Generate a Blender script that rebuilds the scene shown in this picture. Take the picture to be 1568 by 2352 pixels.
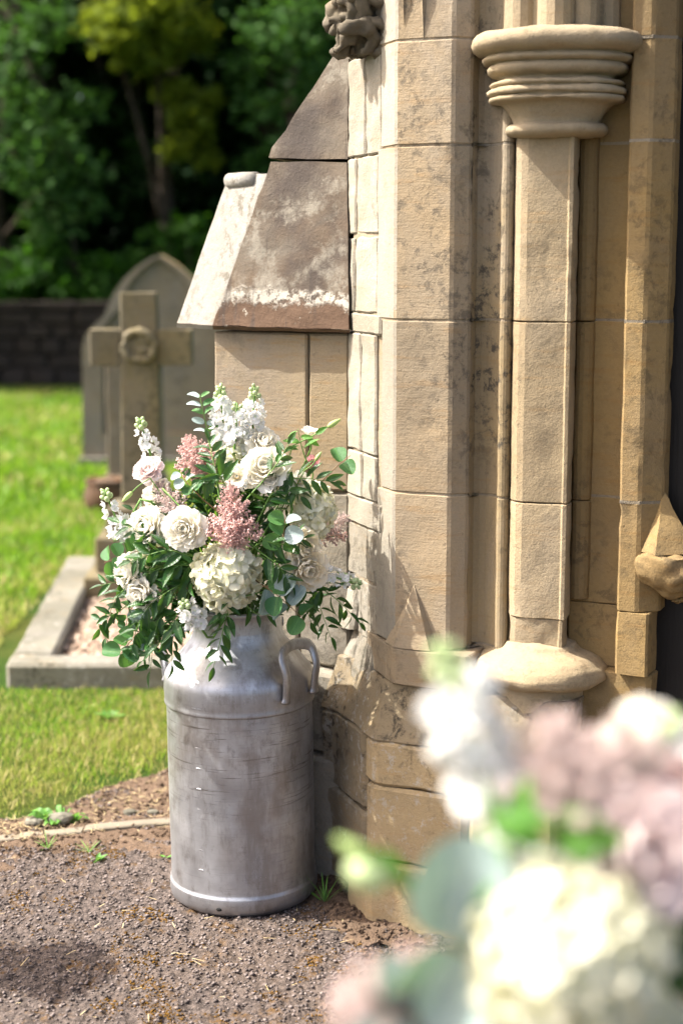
import bpy, bmesh, math, random
import numpy as np
from mathutils import Vector, Matrix, noise

# ------------------------------------------------------------------ scene, camera, light
scene = bpy.context.scene
for o in list(bpy.data.objects):
    bpy.data.objects.remove(o)
COL = scene.collection

FPX, CAMH = 3700.0, 1.47                 # focal length in units of 1/2352 of the picture height
PITCH = math.atan(586 / FPX)
cam_data = bpy.data.cameras.new('camera')
cam = bpy.data.objects.new('camera', cam_data)
COL.objects.link(cam)
cam_data.sensor_fit = 'VERTICAL'
cam_data.sensor_height = 36.0
cam_data.sensor_width = 24.0
cam_data.lens = FPX / 2352 * 36
cam_data.clip_start = 0.05
cam_data.clip_end = 500
cam.location = (0, 0, CAMH)
cam.rotation_euler = (math.pi / 2 - PITCH, 0, 0)
cam_data.dof.use_dof = True
cam_data.dof.focus_distance = 3.50
cam_data.dof.aperture_fstop = 2.1
scene.camera = cam

SUN_EL, SUN_AZ = math.radians(50), math.radians(-88)   # azimuth from +Y, clockwise
world = bpy.data.worlds.new('World')
scene.world = world
world.use_nodes = True
wn = world.node_tree
bgn = wn.nodes['Background']
sky = wn.nodes.new('ShaderNodeTexSky')
sky.sky_type = 'NISHITA'
sky.sun_disc = False
sky.sun_elevation = SUN_EL
sky.sun_rotation = SUN_AZ % (2 * math.pi)
sky.air_density = 0.45
sky.dust_density = 4.0
sky.ozone_density = 0.4
hz = wn.nodes.new('ShaderNodeMix')          # warm tint put into the sky colour so shadows come out less blue
hz.data_type = 'RGBA'; hz.blend_type = 'MULTIPLY'
hz.inputs[0].default_value = 1.0
hz.inputs[7].default_value = (1.0, 0.94, 0.85, 1)
wn.links.new(sky.outputs['Color'], hz.inputs[6])
wn.links.new(hz.outputs[2], bgn.inputs['Color'])
bgn.inputs['Strength'].default_value = 0.15
sun_data = bpy.data.lights.new('sun', 'SUN')
sun_data.energy = 3.0
sun_data.angle = math.radians(0.53)
sun_data.color = (1.0, 0.96, 0.89)
sun = bpy.data.objects.new('sun', sun_data)
COL.objects.link(sun)
sdir = Vector((math.sin(SUN_AZ) * math.cos(SUN_EL), math.cos(SUN_AZ) * math.cos(SUN_EL), math.sin(SUN_EL)))
sun.rotation_euler = sdir.to_track_quat('Z', 'Y').to_euler()
sun.location = (-6, 4, 9)
vs = scene.view_settings
vs.view_transform = 'Standard'
vs.look = 'None'
vs.exposure = 2.08
vs.gamma = 1.0
vs.use_curve_mapping = False
scene.cycles.max_bounces = 8
scene.cycles.transparent_max_bounces = 6

# ------------------------------------------------------------------ helpers
R = random.Random(7)
rad = math.radians


def at(x, y, Y):
    a, b = (x - 784) / FPX, (1176 - y) / FPX
    fy = math.cos(PITCH) + b * math.sin(PITCH)
    fz = -math.sin(PITCH) + b * math.cos(PITCH)
    t = Y / fy
    return Vector((a * t, Y, CAMH + fz * t))


def gnd(x, y, z=0.0):
    b = (1176 - y) / FPX
    fy = math.cos(PITCH) + b * math.sin(PITCH)
    fz = -math.sin(PITCH) + b * math.cos(PITCH)
    t = (z - CAMH) / fz
    return Vector(((x - 784) / FPX * t, fy * t, z))


def mesh(name, verts, faces, mat=None, smooth=False):
    me = bpy.data.meshes.new(name)
    me.from_pydata([tuple(v) for v in verts], [], [tuple(f) for f in faces])
    if mat:
        me.materials.append(mat)
    if smooth:
        me.polygons.foreach_set('use_smooth', [True] * len(me.polygons))
    me.update()
    return me


def fix(me):
    bm = bmesh.new(); bm.from_mesh(me)
    bmesh.ops.recalc_face_normals(bm, faces=bm.faces)
    bm.to_mesh(me); bm.free(); me.update()
    return me


def link(name, me, parent=None, M=None):
    o = bpy.data.objects.new(name, me)
    COL.objects.link(o)
    if parent:
        o.parent = parent
    if M is not None:
        o.matrix_local = M
    return o


def tag(o, label=None, cat=None, group=None, kind=None):
    if label: o['label'] = label
    if cat: o['category'] = cat
    if group: o['group'] = group
    if kind: o['kind'] = kind
    return o


def empty(name, loc=(0, 0, 0)):
    o = bpy.data.objects.new(name, None)
    COL.objects.link(o)
    o.empty_display_size = 0.05
    o.location = loc
    return o


def wpart(name, me, root, M=None):
    """part given in world coordinates under an empty that is only translated"""
    o = bpy.data.objects.new(name, me)
    COL.objects.link(o)
    o.parent = root
    base = Matrix.Translation(-root['_loc_v']) if False else Matrix.Translation(-Vector(ROOTLOC.get(root.name, (0, 0, 0))))
    o.matrix_local = base @ (M if M is not None else Matrix.Identity(4))
    return o


ROOTLOC = {}


def thing(name, loc, label, cat, group=None):
    o = empty(name, loc)
    ROOTLOC[o.name] = Vector(loc)
    return tag(o, label, cat, group, 'thing')


def frame(c, n, up=Vector((0, 0, 1)), s=1.0, roll=0.0):
    """matrix: local Z -> n, placed at c, scaled s, rolled about Z"""
    n = Vector(n).normalized()
    up = Vector(up)
    x = up.cross(n)
    if x.length < 1e-4:
        x = Vector((1, 0, 0)).cross(n)
        if x.length < 1e-4:
            x = Vector((0, 1, 0)).cross(n)
    x.normalize()
    y = n.cross(x)
    m = Matrix((x, y, n)).transposed().to_4x4()
    return Matrix.Translation(c) @ m @ Matrix.Rotation(roll, 4, 'Z') @ Matrix.Scale(s, 4)


def tube(pts, radii, seg=8, caps=True):
    """verts, faces of a tube along pts"""
    pts = [Vector(p) for p in pts]
    V, F = [], []
    n = len(pts)
    ref = Vector((0.123, 0.3, 0.9)).normalized()
    for i, p in enumerate(pts):
        d = (pts[min(i + 1, n - 1)] - pts[max(i - 1, 0)]).normalized()
        if abs(d.dot(ref)) > 0.95:
            ref = Vector((0.9, 0.1, 0.2)).normalized()
        x = d.cross(ref).normalized(); y = d.cross(x)
        r = radii[i] if hasattr(radii, '__len__') else radii
        for k in range(seg):
            a = 2 * math.pi * k / seg
            V.append(p + (x * math.cos(a) + y * math.sin(a)) * r)
    for i in range(n - 1):
        for k in range(seg):
            a, b = i * seg + k, i * seg + (k + 1) % seg
            F.append((a, b, b + seg, a + seg))
    if caps:
        F.append(tuple(range(seg - 1, -1, -1)))
        F.append(tuple((n - 1) * seg + k for k in range(seg)))
    return V, F


def catmull(pts, n):
    pts = [Vector(p) for p in pts]
    if len(pts) == 2:
        return [pts[0].lerp(pts[1], i / (n - 1)) for i in range(n)]
    P = [pts[0] * 2 - pts[1]] + pts + [pts[-1] * 2 - pts[-2]]
    out = []
    m = len(pts) - 1
    for i in range(n):
        t = i / (n - 1) * m
        k = min(int(t), m - 1); t -= k
        a, b, c, d = P[k:k + 4]
        out.append(0.5 * ((2 * b) + (c - a) * t + (2 * a - 5 * b + 4 * c - d) * t * t + (3 * b - a - 3 * c + d) * t ** 3))
    return out


def lathe(profile, seg=48, axis=Matrix.Identity(4), close=False):
    V, F = [], []
    for r, z in profile:
        for k in range(seg):
            a = 2 * math.pi * k / seg
            V.append(axis @ Vector((r * math.cos(a), r * math.sin(a), z)))
    for i in range(len(profile) - 1):
        for k in range(seg):
            a, b = i * seg + k, i * seg + (k + 1) % seg
            F.append((a, b, b + seg, a + seg))
    if close:
        F.append(tuple(range(seg - 1, -1, -1)))
        F.append(tuple((len(profile) - 1) * seg + k for k in range(seg)))
    return V, F


def nz(p, s, seed=0.0):
    return noise.noise(Vector((p[0] * s + seed, p[1] * s - seed * 0.7, p[2] * s + seed * 1.3)))


def roughen(me, amp, scale, seed=0.0, oct2=0.4, spall=0.0):
    """push the vertices along their normals with noise: worn, hand-cut surfaces"""
    for v in me.vertices:
        n = v.normal
        d = nz(v.co, scale, seed) * amp + nz(v.co, scale * 3.1, seed + 5) * amp * oct2
        # shallow spalls where flakes have come away
        if spall: d -= min(1.0, max(0.0, nz(v.co, 9.0, seed * 0.3 + 2) - 0.28) * 4) * spall * (0.6 + nz(v.co, 40, 3))
        v.co = v.co + n * d
    me.update()
    return me


def join(parts):
    V, F = [], []
    for v, f in parts:
        o = len(V)
        V += list(v)
        F += [tuple(i + o for i in q) for q in f]
    return V, F


# ------------------------------------------------------------------ materials
class NT:
    def __init__(self, name):
        self.m = bpy.data.materials.new(name)
        self.m.use_nodes = True
        self.t = self.m.node_tree
        self.b = self.t.nodes['Principled BSDF']
        self.out = self.t.nodes['Material Output']
        self.geo = self.t.nodes.new('ShaderNodeNewGeometry')
        self.pos = self.geo.outputs['Position']

    def node(self, ty, **kw):
        n = self.t.nodes.new(ty)
        for k, v in kw.items():
            setattr(n, k, v)
        return n

    def put(self, sock, v):
        if isinstance(v, bpy.types.NodeSocket):
            self.t.links.new(v, sock)
        elif isinstance(v, (tuple, list)) and len(v) == 3 and sock.type == 'RGBA':
            sock.default_value = (*v, 1)
        else:
            sock.default_value = v

    def map(self, scale=(1, 1, 1), rot=(0, 0, 0), loc=(0, 0, 0), src=None):
        n = self.node('ShaderNodeMapping')
        n.inputs['Scale'].default_value = scale
        n.inputs['Rotation'].default_value = rot
        n.inputs['Location'].default_value = loc
        self.put(n.inputs['Vector'], src or self.pos)
        return n.outputs[0]

    def noise(self, scale, detail=4, rough=0.55, vec=None, dist=0.0):
        n = self.node('ShaderNodeTexNoise')
        self.put(n.inputs['Vector'], vec or self.pos)
        n.inputs['Scale'].default_value = scale
        n.inputs['Detail'].default_value = detail
        n.inputs['Roughness'].default_value = rough
        n.inputs['Distortion'].default_value = dist
        return n.outputs['Fac']

    def voro(self, scale, vec=None, feature='F1', out='Distance', rnd=1.0):
        n = self.node('ShaderNodeTexVoronoi', feature=feature)
        self.put(n.inputs['Vector'], vec or self.pos)
        n.inputs['Scale'].default_value = scale
        n.inputs['Randomness'].default_value = rnd
        return n.outputs[out]

    def ramp(self, fac, a, b, lo=0.0, hi=1.0):
        n = self.node('ShaderNodeMapRange', clamp=True)
        n.interpolation_type = 'SMOOTHSTEP'
        self.put(n.inputs['Value'], fac)
        n.inputs['From Min'].default_value = a
        n.inputs['From Max'].default_value = b
        n.inputs['To Min'].default_value = lo
        n.inputs['To Max'].default_value = hi
        return n.outputs['Result']

    def mix(self, fac, a, b, mode='MIX'):
        n = self.node('ShaderNodeMix', data_type='RGBA', blend_type=mode)
        self.put(n.inputs['Factor'], fac)
        self.put(n.inputs['A'] if False else n.inputs[6], a)
        self.put(n.inputs[7], b)
        return n.outputs[2]

    def math(self, op, a, b=0.0, c=None):
        n = self.node('ShaderNodeMath', operation=op)
        self.put(n.inputs[0], a)
        self.put(n.inputs[1], b)
        if c is not None:
            self.put(n.inputs[2], c)
        return n.outputs[0]

    def sep(self, vec=None):
        n = self.node('ShaderNodeSeparateXYZ')
        self.put(n.inputs[0], vec or self.pos)
        return n.outputs

    def rnd(self):
        return self.node('ShaderNodeObjectInfo').outputs['Random']

    def island(self):
        return self.geo.outputs['Random Per Island']

    def bump(self, h, strength=0.4, dist=0.01, prev=None):
        n = self.node('ShaderNodeBump')
        n.inputs['Strength'].default_value = strength
        n.inputs['Distance'].default_value = dist
        self.put(n.inputs['Height'], h)
        if prev is not None:
            self.t.links.new(prev, n.inputs['Normal'])
        return n.outputs[0]

    def done(self, color=None, rough=None, normal=None, metal=None, spec=None):
        if color is not None: self.put(self.b.inputs['Base Color'], color)
        if rough is not None: self.put(self.b.inputs['Roughness'], rough)
        if normal is not None: self.t.links.new(normal, self.b.inputs['Normal'])
        if metal is not None: self.put(self.b.inputs['Metallic'], metal)
        if spec is not None: self.put(self.b.inputs['Specular IOR Level'], spec)
        return self.m

    def translucent(self, color, fac, normal=None):
        t = self.node('ShaderNodeBsdfTranslucent')
        self.put(t.inputs['Color'], color)
        if normal is not None:
            self.t.links.new(normal, t.inputs['Normal'])
        mx = self.node('ShaderNodeMixShader')
        mx.inputs[0].default_value = fac
        self.t.links.new(self.b.outputs[0], mx.inputs[1])
        self.t.links.new(t.outputs[0], mx.inputs[2])
        self.t.links.new(mx.outputs[0], self.out.inputs['Surface'])


ALB = 0.55


def stone_mat(name, c1, c2, dark=(0.10, 0.09, 0.075), dark_amt=0.5, white_amt=0.0, tool=1.0, grain=1.0, warm=0.35, var=0.26, wcol=(0.62, 0.61, 0.56), grey=0.42):
    m = NT(name)
    c1, c2, dark, wcol = [tuple(k * ALB for k in c) for c in (c1, c2, dark, wcol)]
    base = m.mix(m.ramp(m.noise(3.2, 6, 0.6, dist=0.4), 0.35, 0.65), c1, c2)
    bed = m.noise(9, 5, 0.65, m.map((1.0, 1.0, 7.0), rot=(0.08, 0.05, 0)))
    base = m.mix(m.ramp(bed, 0.52, 0.72, 0, warm), base, (c1[0] * 0.95, c1[1] * 0.72, c1[2] * 0.45))
    gw = m.ramp(m.noise(1.7, 7, 0.68, m.map((1.2, 1.2, 0.55), loc=(5, 3, 8)), dist=0.3), 0.46, 0.62, 0, grey)
    gl = (c1[0] * 0.30 + c1[1] * 0.59 + c1[2] * 0.11) * 0.95
    base = m.mix(gw, base, (gl * 1.06, gl, gl * 0.90))
    fine = m.noise(150, 6, 0.7)
    base = m.mix(0.55, base, m.mix(fine, (0.35, 0.35, 0.35), (0.72, 0.72, 0.72)), 'OVERLAY')
    pits = m.ramp(m.noise(55, 5, 0.7), 0.60, 0.72)
    base = m.mix(m.math('MULTIPLY', pits, 0.35), base, dark)
    big = m.ramp(m.noise(2.4, 4, 0.6, m.map((1.3, 1.3, 0.7), loc=(3.1, 1.7, 0.4))), 0.45, 0.62)
    sp = m.ramp(m.noise(30, 10, 0.78, dist=0.3), 0.50, 0.60)
    dk = m.math('MULTIPLY', m.math('MULTIPLY', big, sp), dark_amt)
    base = m.mix(dk, base, dark)
    if white_amt:
        wbig = m.ramp(m.noise(3.1, 3, 0.6, m.map(loc=(7, 2, 5))), 0.42, 0.60)
        wsp = m.ramp(m.noise(38, 10, 0.78, m.map(loc=(1, 8, 2)), dist=0.1), 0.53, 0.62)
        base = m.mix(m.math('MULTIPLY', m.math('MULTIPLY', wbig, wsp), white_amt), base, wcol)
    val = m.math('MULTIPLY_ADD', m.rnd(), var, 1.0 - var * 0.6)
    comb = m.node('ShaderNodeCombineColor')
    for i in range(3):
        m.t.links.new(val, comb.inputs[i])
    base = m.mix(1.0, base, comb.outputs[0], 'MULTIPLY')
    tl = m.noise(26, 4, 0.6, m.map((1.0, 1.0, 9.0)))
    h = m.math('ADD', m.math('MULTIPLY', m.noise(260, 3, 0.6), 0.35 * grain), m.math('MULTIPLY', m.noise(70, 4, 0.65), 0.55 * grain))
    h = m.math('ADD', h, m.math('MULTIPLY', tl, 0.35 * tool))
    h = m.math('ADD', h, m.math('MULTIPLY', pits, -0.35))
    return m.done(base, 0.92, m.bump(h, 0.5, 0.005), spec=0.15)


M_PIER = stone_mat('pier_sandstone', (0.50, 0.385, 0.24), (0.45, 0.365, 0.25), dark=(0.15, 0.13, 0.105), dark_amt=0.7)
M_HOLLOW = stone_mat('moulding_sandstone', (0.45, 0.345, 0.19), (0.40, 0.31, 0.185), dark=(0.10, 0.09, 0.075), dark_amt=0.9, tool=0.2)
M_SHAFT = stone_mat('shaft_sandstone', (0.55, 0.435, 0.27), (0.49, 0.385, 0.235), dark=(0.20, 0.17, 0.12), dark_amt=0.35, tool=0.15, grain=1.2, grey=0.2)
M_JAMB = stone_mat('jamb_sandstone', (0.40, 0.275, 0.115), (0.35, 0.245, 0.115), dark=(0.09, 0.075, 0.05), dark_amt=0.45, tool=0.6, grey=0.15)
M_RUBBLE = stone_mat('pale_rubble', (0.47, 0.43, 0.35), (0.38, 0.34, 0.265), dark=(0.13, 0.12, 0.09), dark_amt=0.7, white_amt=0.6, tool=0.0, grain=1.8, wcol=(0.54, 0.52, 0.46))
M_BUTT = stone_mat('buttress_sandstone', (0.50, 0.39, 0.235), (0.42, 0.345, 0.25), dark=(0.17, 0.15, 0.12), dark_amt=0.4, warm=0.5)
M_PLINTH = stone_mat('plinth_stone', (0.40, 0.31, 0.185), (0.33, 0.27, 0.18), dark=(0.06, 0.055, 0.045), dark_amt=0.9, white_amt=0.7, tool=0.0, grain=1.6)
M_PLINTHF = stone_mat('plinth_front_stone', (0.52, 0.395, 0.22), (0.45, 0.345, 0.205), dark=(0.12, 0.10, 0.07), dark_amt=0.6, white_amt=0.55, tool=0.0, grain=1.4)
M_COPING = stone_mat('pale_coping', (0.46, 0.445, 0.405), (0.39, 0.375, 0.335), dark=(0.20, 0.175, 0.13), dark_amt=0.8, white_amt=0.5, tool=0.0, grain=1.6)
M_MORTAR = stone_mat('lime_mortar', (0.42, 0.35, 0.25), (0.35, 0.29, 0.20), dark_amt=0.7, tool=0.0, grain=2.0)
M_BOSS = stone_mat('carved_stone', (0.26, 0.215, 0.145), (0.18, 0.155, 0.115), dark=(0.05, 0.045, 0.035), dark_amt=0.9, white_amt=0.35, tool=0.0, wcol=(0.4, 0.37, 0.28))
M_GRAVE = stone_mat('headstone_stone', (0.36, 0.30, 0.215), (0.28, 0.24, 0.18), dark=(0.08, 0.075, 0.06), dark_amt=0.6, white_amt=0.3, tool=0.0)
M_CROSS = stone_mat('cross_stone', (0.30, 0.25, 0.14), (0.25, 0.21, 0.12), dark=(0.07, 0.075, 0.045), dark_amt=0.6, tool=0.0)
M_KERB = stone_mat('kerb_stone', (0.31, 0.295, 0.235), (0.22, 0.21, 0.165), dark=(0.09, 0.085, 0.06), dark_amt=0.9, white_amt=0.6, tool=0.0, grain=1.6)
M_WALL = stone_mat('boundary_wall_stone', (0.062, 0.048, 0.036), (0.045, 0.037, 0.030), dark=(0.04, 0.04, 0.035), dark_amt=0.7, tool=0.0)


def cap_mat():
    m = NT('weathered_brown_cap')
    z = m.sep()[2]
    base = m.mix(m.ramp(m.noise(4, 6, 0.65, dist=0.5), 0.38, 0.64), (0.135, 0.098, 0.066), (0.165, 0.142, 0.112))
    base = m.mix(m.ramp(m.noise(2.2, 5, 0.6, m.map(loc=(2, 5, 1))), 0.50, 0.66, 0, 0.8), base, (0.055, 0.046, 0.043))
    # pale lichen sheets and round spots
    lic = m.ramp(m.noise(6.5, 10, 0.74, m.map(loc=(4, 4, 9)), dist=0.15), 0.50, 0.62)
    base = m.mix(m.math('MULTIPLY', lic, 0.9), base, (0.25, 0.228, 0.185))
    spots = m.ramp(m.voro(13, m.map(loc=(0.3, 0.2, 0.9))), 0.13, 0.10)
    base = m.mix(m.math('MULTIPLY', spots, m.ramp(m.noise(5, 2), 0.5, 0.56)), base, (0.36, 0.335, 0.285))
    # foot of the slope: red-brown with a crust of white lichen above it
    wob = m.math('ADD', z, m.math('MULTIPLY', m.math('SUBTRACT', m.noise(14, 8, 0.7), 0.5), 0.10))
    red = m.ramp(wob, 1.375, 1.355)
    base = m.mix(red, base, m.mix(m.noise(30, 6, 0.7), (0.07, 0.044, 0.03), (0.155, 0.10, 0.066)))
    band = m.math('MULTIPLY', m.ramp(wob, 1.35, 1.367), m.ramp(wob, 1.40, 1.383))
    crust = m.math('MULTIPLY', band, m.ramp(m.noise(45, 8, 0.7), 0.42, 0.52))
    base = m.mix(crust, base, (0.44, 0.41, 0.35))
    stray = m.math('MULTIPLY', red, m.ramp(m.noise(24, 7, 0.7, m.map(loc=(9, 1, 1))), 0.62, 0.66))
    base = m.mix(stray, base, (0.42, 0.385, 0.32))
    # dark runs of water
    runs = m.ramp(m.noise(20, 5, 0.6, m.map((1.6, 1.6, 0.16))), 0.60, 0.68)
    base = m.mix(m.math('MULTIPLY', runs, 0.5), base, (0.06, 0.05, 0.045))
    h = m.math('ADD', m.math('MULTIPLY', m.noise(180, 4, 0.65), 0.5), m.math('ADD', m.math('MULTIPLY', crust, 0.9), m.noise(40, 6, 0.7)))
    return m.done(base, 0.9, m.bump(h, 0.5, 0.005), spec=0.2)


M_CAP = cap_mat()
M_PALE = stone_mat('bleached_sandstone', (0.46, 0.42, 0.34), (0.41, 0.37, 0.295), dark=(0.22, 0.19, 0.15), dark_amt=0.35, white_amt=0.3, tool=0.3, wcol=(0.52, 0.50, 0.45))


def churn_mat():
    m = NT('dull_aluminium')
    tc = m.node('ShaderNodeTexCoord').outputs['Object']
    z = m.sep(tc)[2]
    base = m.mix(m.ramp(m.noise(7, 6, 0.6, tc), 0.35, 0.68), (0.52, 0.535, 0.56), (0.36, 0.37, 0.395))
    st = m.noise(16, 7, 0.68, m.map((1, 1, 0.20), src=tc))
    base = m.mix(m.ramp(st, 0.46, 0.66, 0, 0.75), base, (0.25, 0.24, 0.235))
    # scuffs running round the body
    sc = m.noise(8, 9, 0.75, m.map((0.8, 0.8, 22), src=tc), 0.1)
    zone = m.math('MULTIPLY', m.ramp(z, 0.20, 0.33), m.ramp(z, 0.50, 0.44))
    scm = m.math('MULTIPLY', m.ramp(sc, 0.55, 0.62), m.math('ADD', m.math('MULTIPLY', zone, 0.8), 0.15))
    base = m.mix(scm, base, (0.13, 0.12, 0.11))
    blot = m.ramp(m.noise(5, 5, 0.6, m.map(loc=(3, 2, 1), src=tc)), 0.50, 0.66, 0, 0.75)
    base = m.mix(blot, base, (0.27, 0.245, 0.23))
    # grey-blue bloom on the bands and bare bright patches
    band = m.math('ADD', m.math('MULTIPLY', m.ramp(z, 0.468, 0.474), m.ramp(z, 0.535, 0.525)), m.ramp(z, 0.052, 0.046))
    base = m.mix(m.math('MULTIPLY', band, 0.45), base, (0.30, 0.30, 0.315))
    scr2 = m.noise(70, 4, 0.6, m.map((0.22, 0.22, 3), rot=(0.12, -0.16, 0.1), src=tc))
    thin = m.math('MULTIPLY', m.ramp(scr2, 0.64, 0.69, 0, 0.45), m.ramp(m.noise(3, 3, 0.5, tc), 0.45, 0.6))
    mot = m.noise(34, 10, 0.75, m.map((1, 1, 0.55), src=tc), 0.2)
    base = m.mix(m.ramp(mot, 0.50, 0.66, 0, 0.55), base, (0.20, 0.185, 0.175))
    base = m.mix(thin, base, (0.16, 0.15, 0.15))
    speck = m.ramp(m.noise(120, 4, 0.7, tc), 0.66, 0.72, 0, 0.5)
    base = m.mix(speck, base, (0.72, 0.71, 0.70))
    rough = m.math('ADD', 0.34, m.math('MULTIPLY', m.noise(18, 5, 0.6, tc), 0.28))
    h = m.math('ADD', m.math('MULTIPLY', m.noise(5, 3, 0.5, tc), 1.0), m.math('MULTIPLY', m.noise(140, 4, 0.6, tc), 0.06))
    h = m.math('SUBTRACT', h, m.math('MULTIPLY', thin, 0.10))
    return m.done(base, rough, m.bump(h, 0.35, 0.01), metal=0.92)


M_CHURN = churn_mat()
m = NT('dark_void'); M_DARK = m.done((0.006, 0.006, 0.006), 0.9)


def leaf_mat(name, c1, c2, back, rough, trans, spec=0.5, vein=0.4, bumpy=0.25):
    m = NT(name)
    rnd = m.rnd()
    col = m.mix(rnd, c1, c2)
    tc = m.node('ShaderNodeTexCoord').outputs['Object']
    xs = m.sep(tc)
    ax = m.math('ABSOLUTE', xs[0])
    mid = m.ramp(ax, 0.0, 0.035, 1, 0)
    col = m.mix(m.math('MULTIPLY', mid, vein), col, (c2[0] * 1.8 + 0.03, c2[1] * 1.6 + 0.04, c2[2] * 1.5))
    col = m.mix(m.ramp(m.noise(4, 4, 0.6, tc), 0.45, 0.75, 0, 0.35), col, (c1[0] * 0.6, c1[1] * 0.7, c1[2] * 0.6))
    col = m.mix(m.geo.outputs['Backfacing'], col, back)
    side = m.noise(9, 3, 0.5, m.map((0.6, 2.4, 1), src=tc))
    m.translucent(m.mix(0.5, col, (0.25, 0.55, 0.04)), trans)
    return m.done(col, rough, m.bump(side, bumpy, 0.02), spec=spec)


M_RUSCUS = leaf_mat('glossy_ruscus_leaf', (0.009, 0.042, 0.010), (0.022, 0.082, 0.014), (0.035, 0.09, 0.022), 0.32, 0.18, 0.4)
M_EUC = leaf_mat('silver_eucalyptus_leaf', (0.045, 0.135, 0.055), (0.085, 0.21, 0.055), (0.14, 0.24, 0.17), 0.5, 0.22, 0.3)
M_EUCP = leaf_mat('pale_eucalyptus_leaf', (0.27, 0.35, 0.33), (0.33, 0.41, 0.40), (0.36, 0.43, 0.43), 0.55, 0.12, 0.3)
M_GREEN = leaf_mat('mid_green_leaf', (0.06, 0.18, 0.03), (0.11, 0.27, 0.04), (0.12, 0.24, 0.07), 0.45, 0.3, 0.4)


def petal_mat(name, c1, c2, trans_col, tr=0.32, rough=0.6, radial=False):
    m = NT(name)
    tc = m.node('ShaderNodeTexCoord').outputs['Object']
    xs = m.sep(tc)
    if radial:
        ln = m.node('ShaderNodeVectorMath', operation='LENGTH'); m.put(ln.inputs[0], tc)
        col = m.mix(m.ramp(ln.outputs['Value'], 0.03, 0.24), c2, c1)
    else:
        col = m.mix(m.ramp(xs[2], 0.0, 0.75), c2, c1)
    col = m.mix(m.ramp(m.noise(5, 4, 0.6, tc), 0.4, 0.8, 0, 0.12), col, c2)
    val = m.math('MULTIPLY_ADD', m.rnd(), 0.10, 0.93)
    comb = m.node('ShaderNodeCombineColor')
    for i in range(3):
        m.t.links.new(val, comb.inputs[i])
    col = m.mix(1.0, col, comb.outputs[0], 'MULTIPLY')
    m.translucent(trans_col, tr)
    return m.done(col, rough, m.bump(m.noise(7, 3, 0.5, m.map((3, 1, 0.7), src=tc)), 0.15, 0.02), spec=0.25)


M_WHITE = petal_mat('white_petal', (0.88, 0.86, 0.79), (0.85, 0.76, 0.54), (0.94, 0.90, 0.78))
M_CREAM = petal_mat('cream_petal', (0.87, 0.83, 0.72), (0.84, 0.70, 0.42), (0.92, 0.84, 0.62))
M_PINKR = petal_mat('blush_petal', (0.92, 0.82, 0.80), (0.90, 0.74, 0.69), (0.96, 0.84, 0.81))
M_HYD = petal_mat('hydrangea_petal', (0.76, 0.75, 0.60), (0.62, 0.63, 0.30), (0.80, 0.79, 0.56), radial=True)
M_STOCK = petal_mat('stock_petal', (0.80, 0.80, 0.79), (0.55, 0.64, 0.34), (0.90, 0.90, 0.88), radial=True)
M_PINKL = petal_mat('pink_petal', (0.80, 0.42, 0.44), (0.74, 0.50, 0.45), (0.82, 0.42, 0.42))


def simple(name, c, rough=0.6, trans=None, isl=None, spec=0.3):
    m = NT(name)
    col = c
    if isl:
        col = m.mix(m.island(), c, isl)
    if trans:
        m.translucent(trans[0], trans[1])
    return m.done(col, rough, spec=spec)


M_AST = simple('astilbe_pink', (0.97, 0.66, 0.61), 0.7, ((1.0, 0.80, 0.76), 0.6), (0.98, 0.88, 0.85))
M_ASTP = simple('astilbe_pale_pink', (0.97, 0.80, 0.76), 0.7, ((1.0, 0.90, 0.87), 0.65), (0.98, 0.94, 0.92))
M_STEM = simple('green_stem', (0.12, 0.24, 0.05), 0.5)
M_STEMB = simple('brown_stem', (0.20, 0.13, 0.06), 0.6)
M_BUD = simple('pale_green_bud', (0.36, 0.48, 0.18), 0.5, ((0.5, 0.62, 0.2), 0.2))
M_BUDW = simple('white_green_bud', (0.42, 0.52, 0.27), 0.5, ((0.5, 0.6, 0.3), 0.2))
M_STAMEN = simple('yellow_stamen', (0.75, 0.52, 0.10), 0.6)
M_CORE = simple('hydrangea_core', (0.35, 0.40, 0.16), 0.8)
M_BARK = stone_mat('bark', (0.10, 0.075, 0.055), (0.07, 0.055, 0.04), dark=(0.02, 0.02, 0.015), dark_amt=0.6, tool=0.0)


def path_mat():
    m = NT('gravelly_tarmac')
    base = m.mix(m.voro(95, out='Color') if False else m.noise(110, 5, 0.7), (0.040, 0.030, 0.025), (0.165, 0.132, 0.115))
    ch = m.voro(80, feature='F1', out='Distance')
    base = m.mix(m.ramp(ch, 0.35, 0.75, 0, 0.75), base, (0.05, 0.04, 0.035))
    patch = m.ramp(m.noise(9, 7, 0.7, dist=0.3), 0.50, 0.64)
    sp = m.ramp(m.noise(45, 6, 0.7), 0.44, 0.58)
    base = m.mix(m.math('MULTIPLY', m.math('MULTIPLY', patch, sp), 0.9), base, (0.105, 0.056, 0.014))
    base = m.mix(m.ramp(m.noise(2.1, 4), 0.45, 0.7, 0, 0.35), base, (0.11, 0.08, 0.058))
    h = m.math('ADD', m.math('MULTIPLY', ch, -1.0), m.noise(160, 4, 0.7))
    return m.done(base, 0.9, m.bump(h, 0.8, 0.008), spec=0.25)


def soil_mat():
    m = NT('dry_soil')
    base = m.mix(m.noise(30, 7, 0.7), (0.09, 0.058, 0.040), (0.23, 0.165, 0.115))
    base = m.mix(m.ramp(m.noise(90, 5, 0.7), 0.58, 0.66), base, (0.06, 0.05, 0.045))
    h = m.math('ADD', m.noise(60, 7, 0.75), m.math('MULTIPLY', m.noise(200, 3), 0.3))
    return m.done(base, 0.95, m.bump(h, 1.0, 0.015), spec=0.1)


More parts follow.
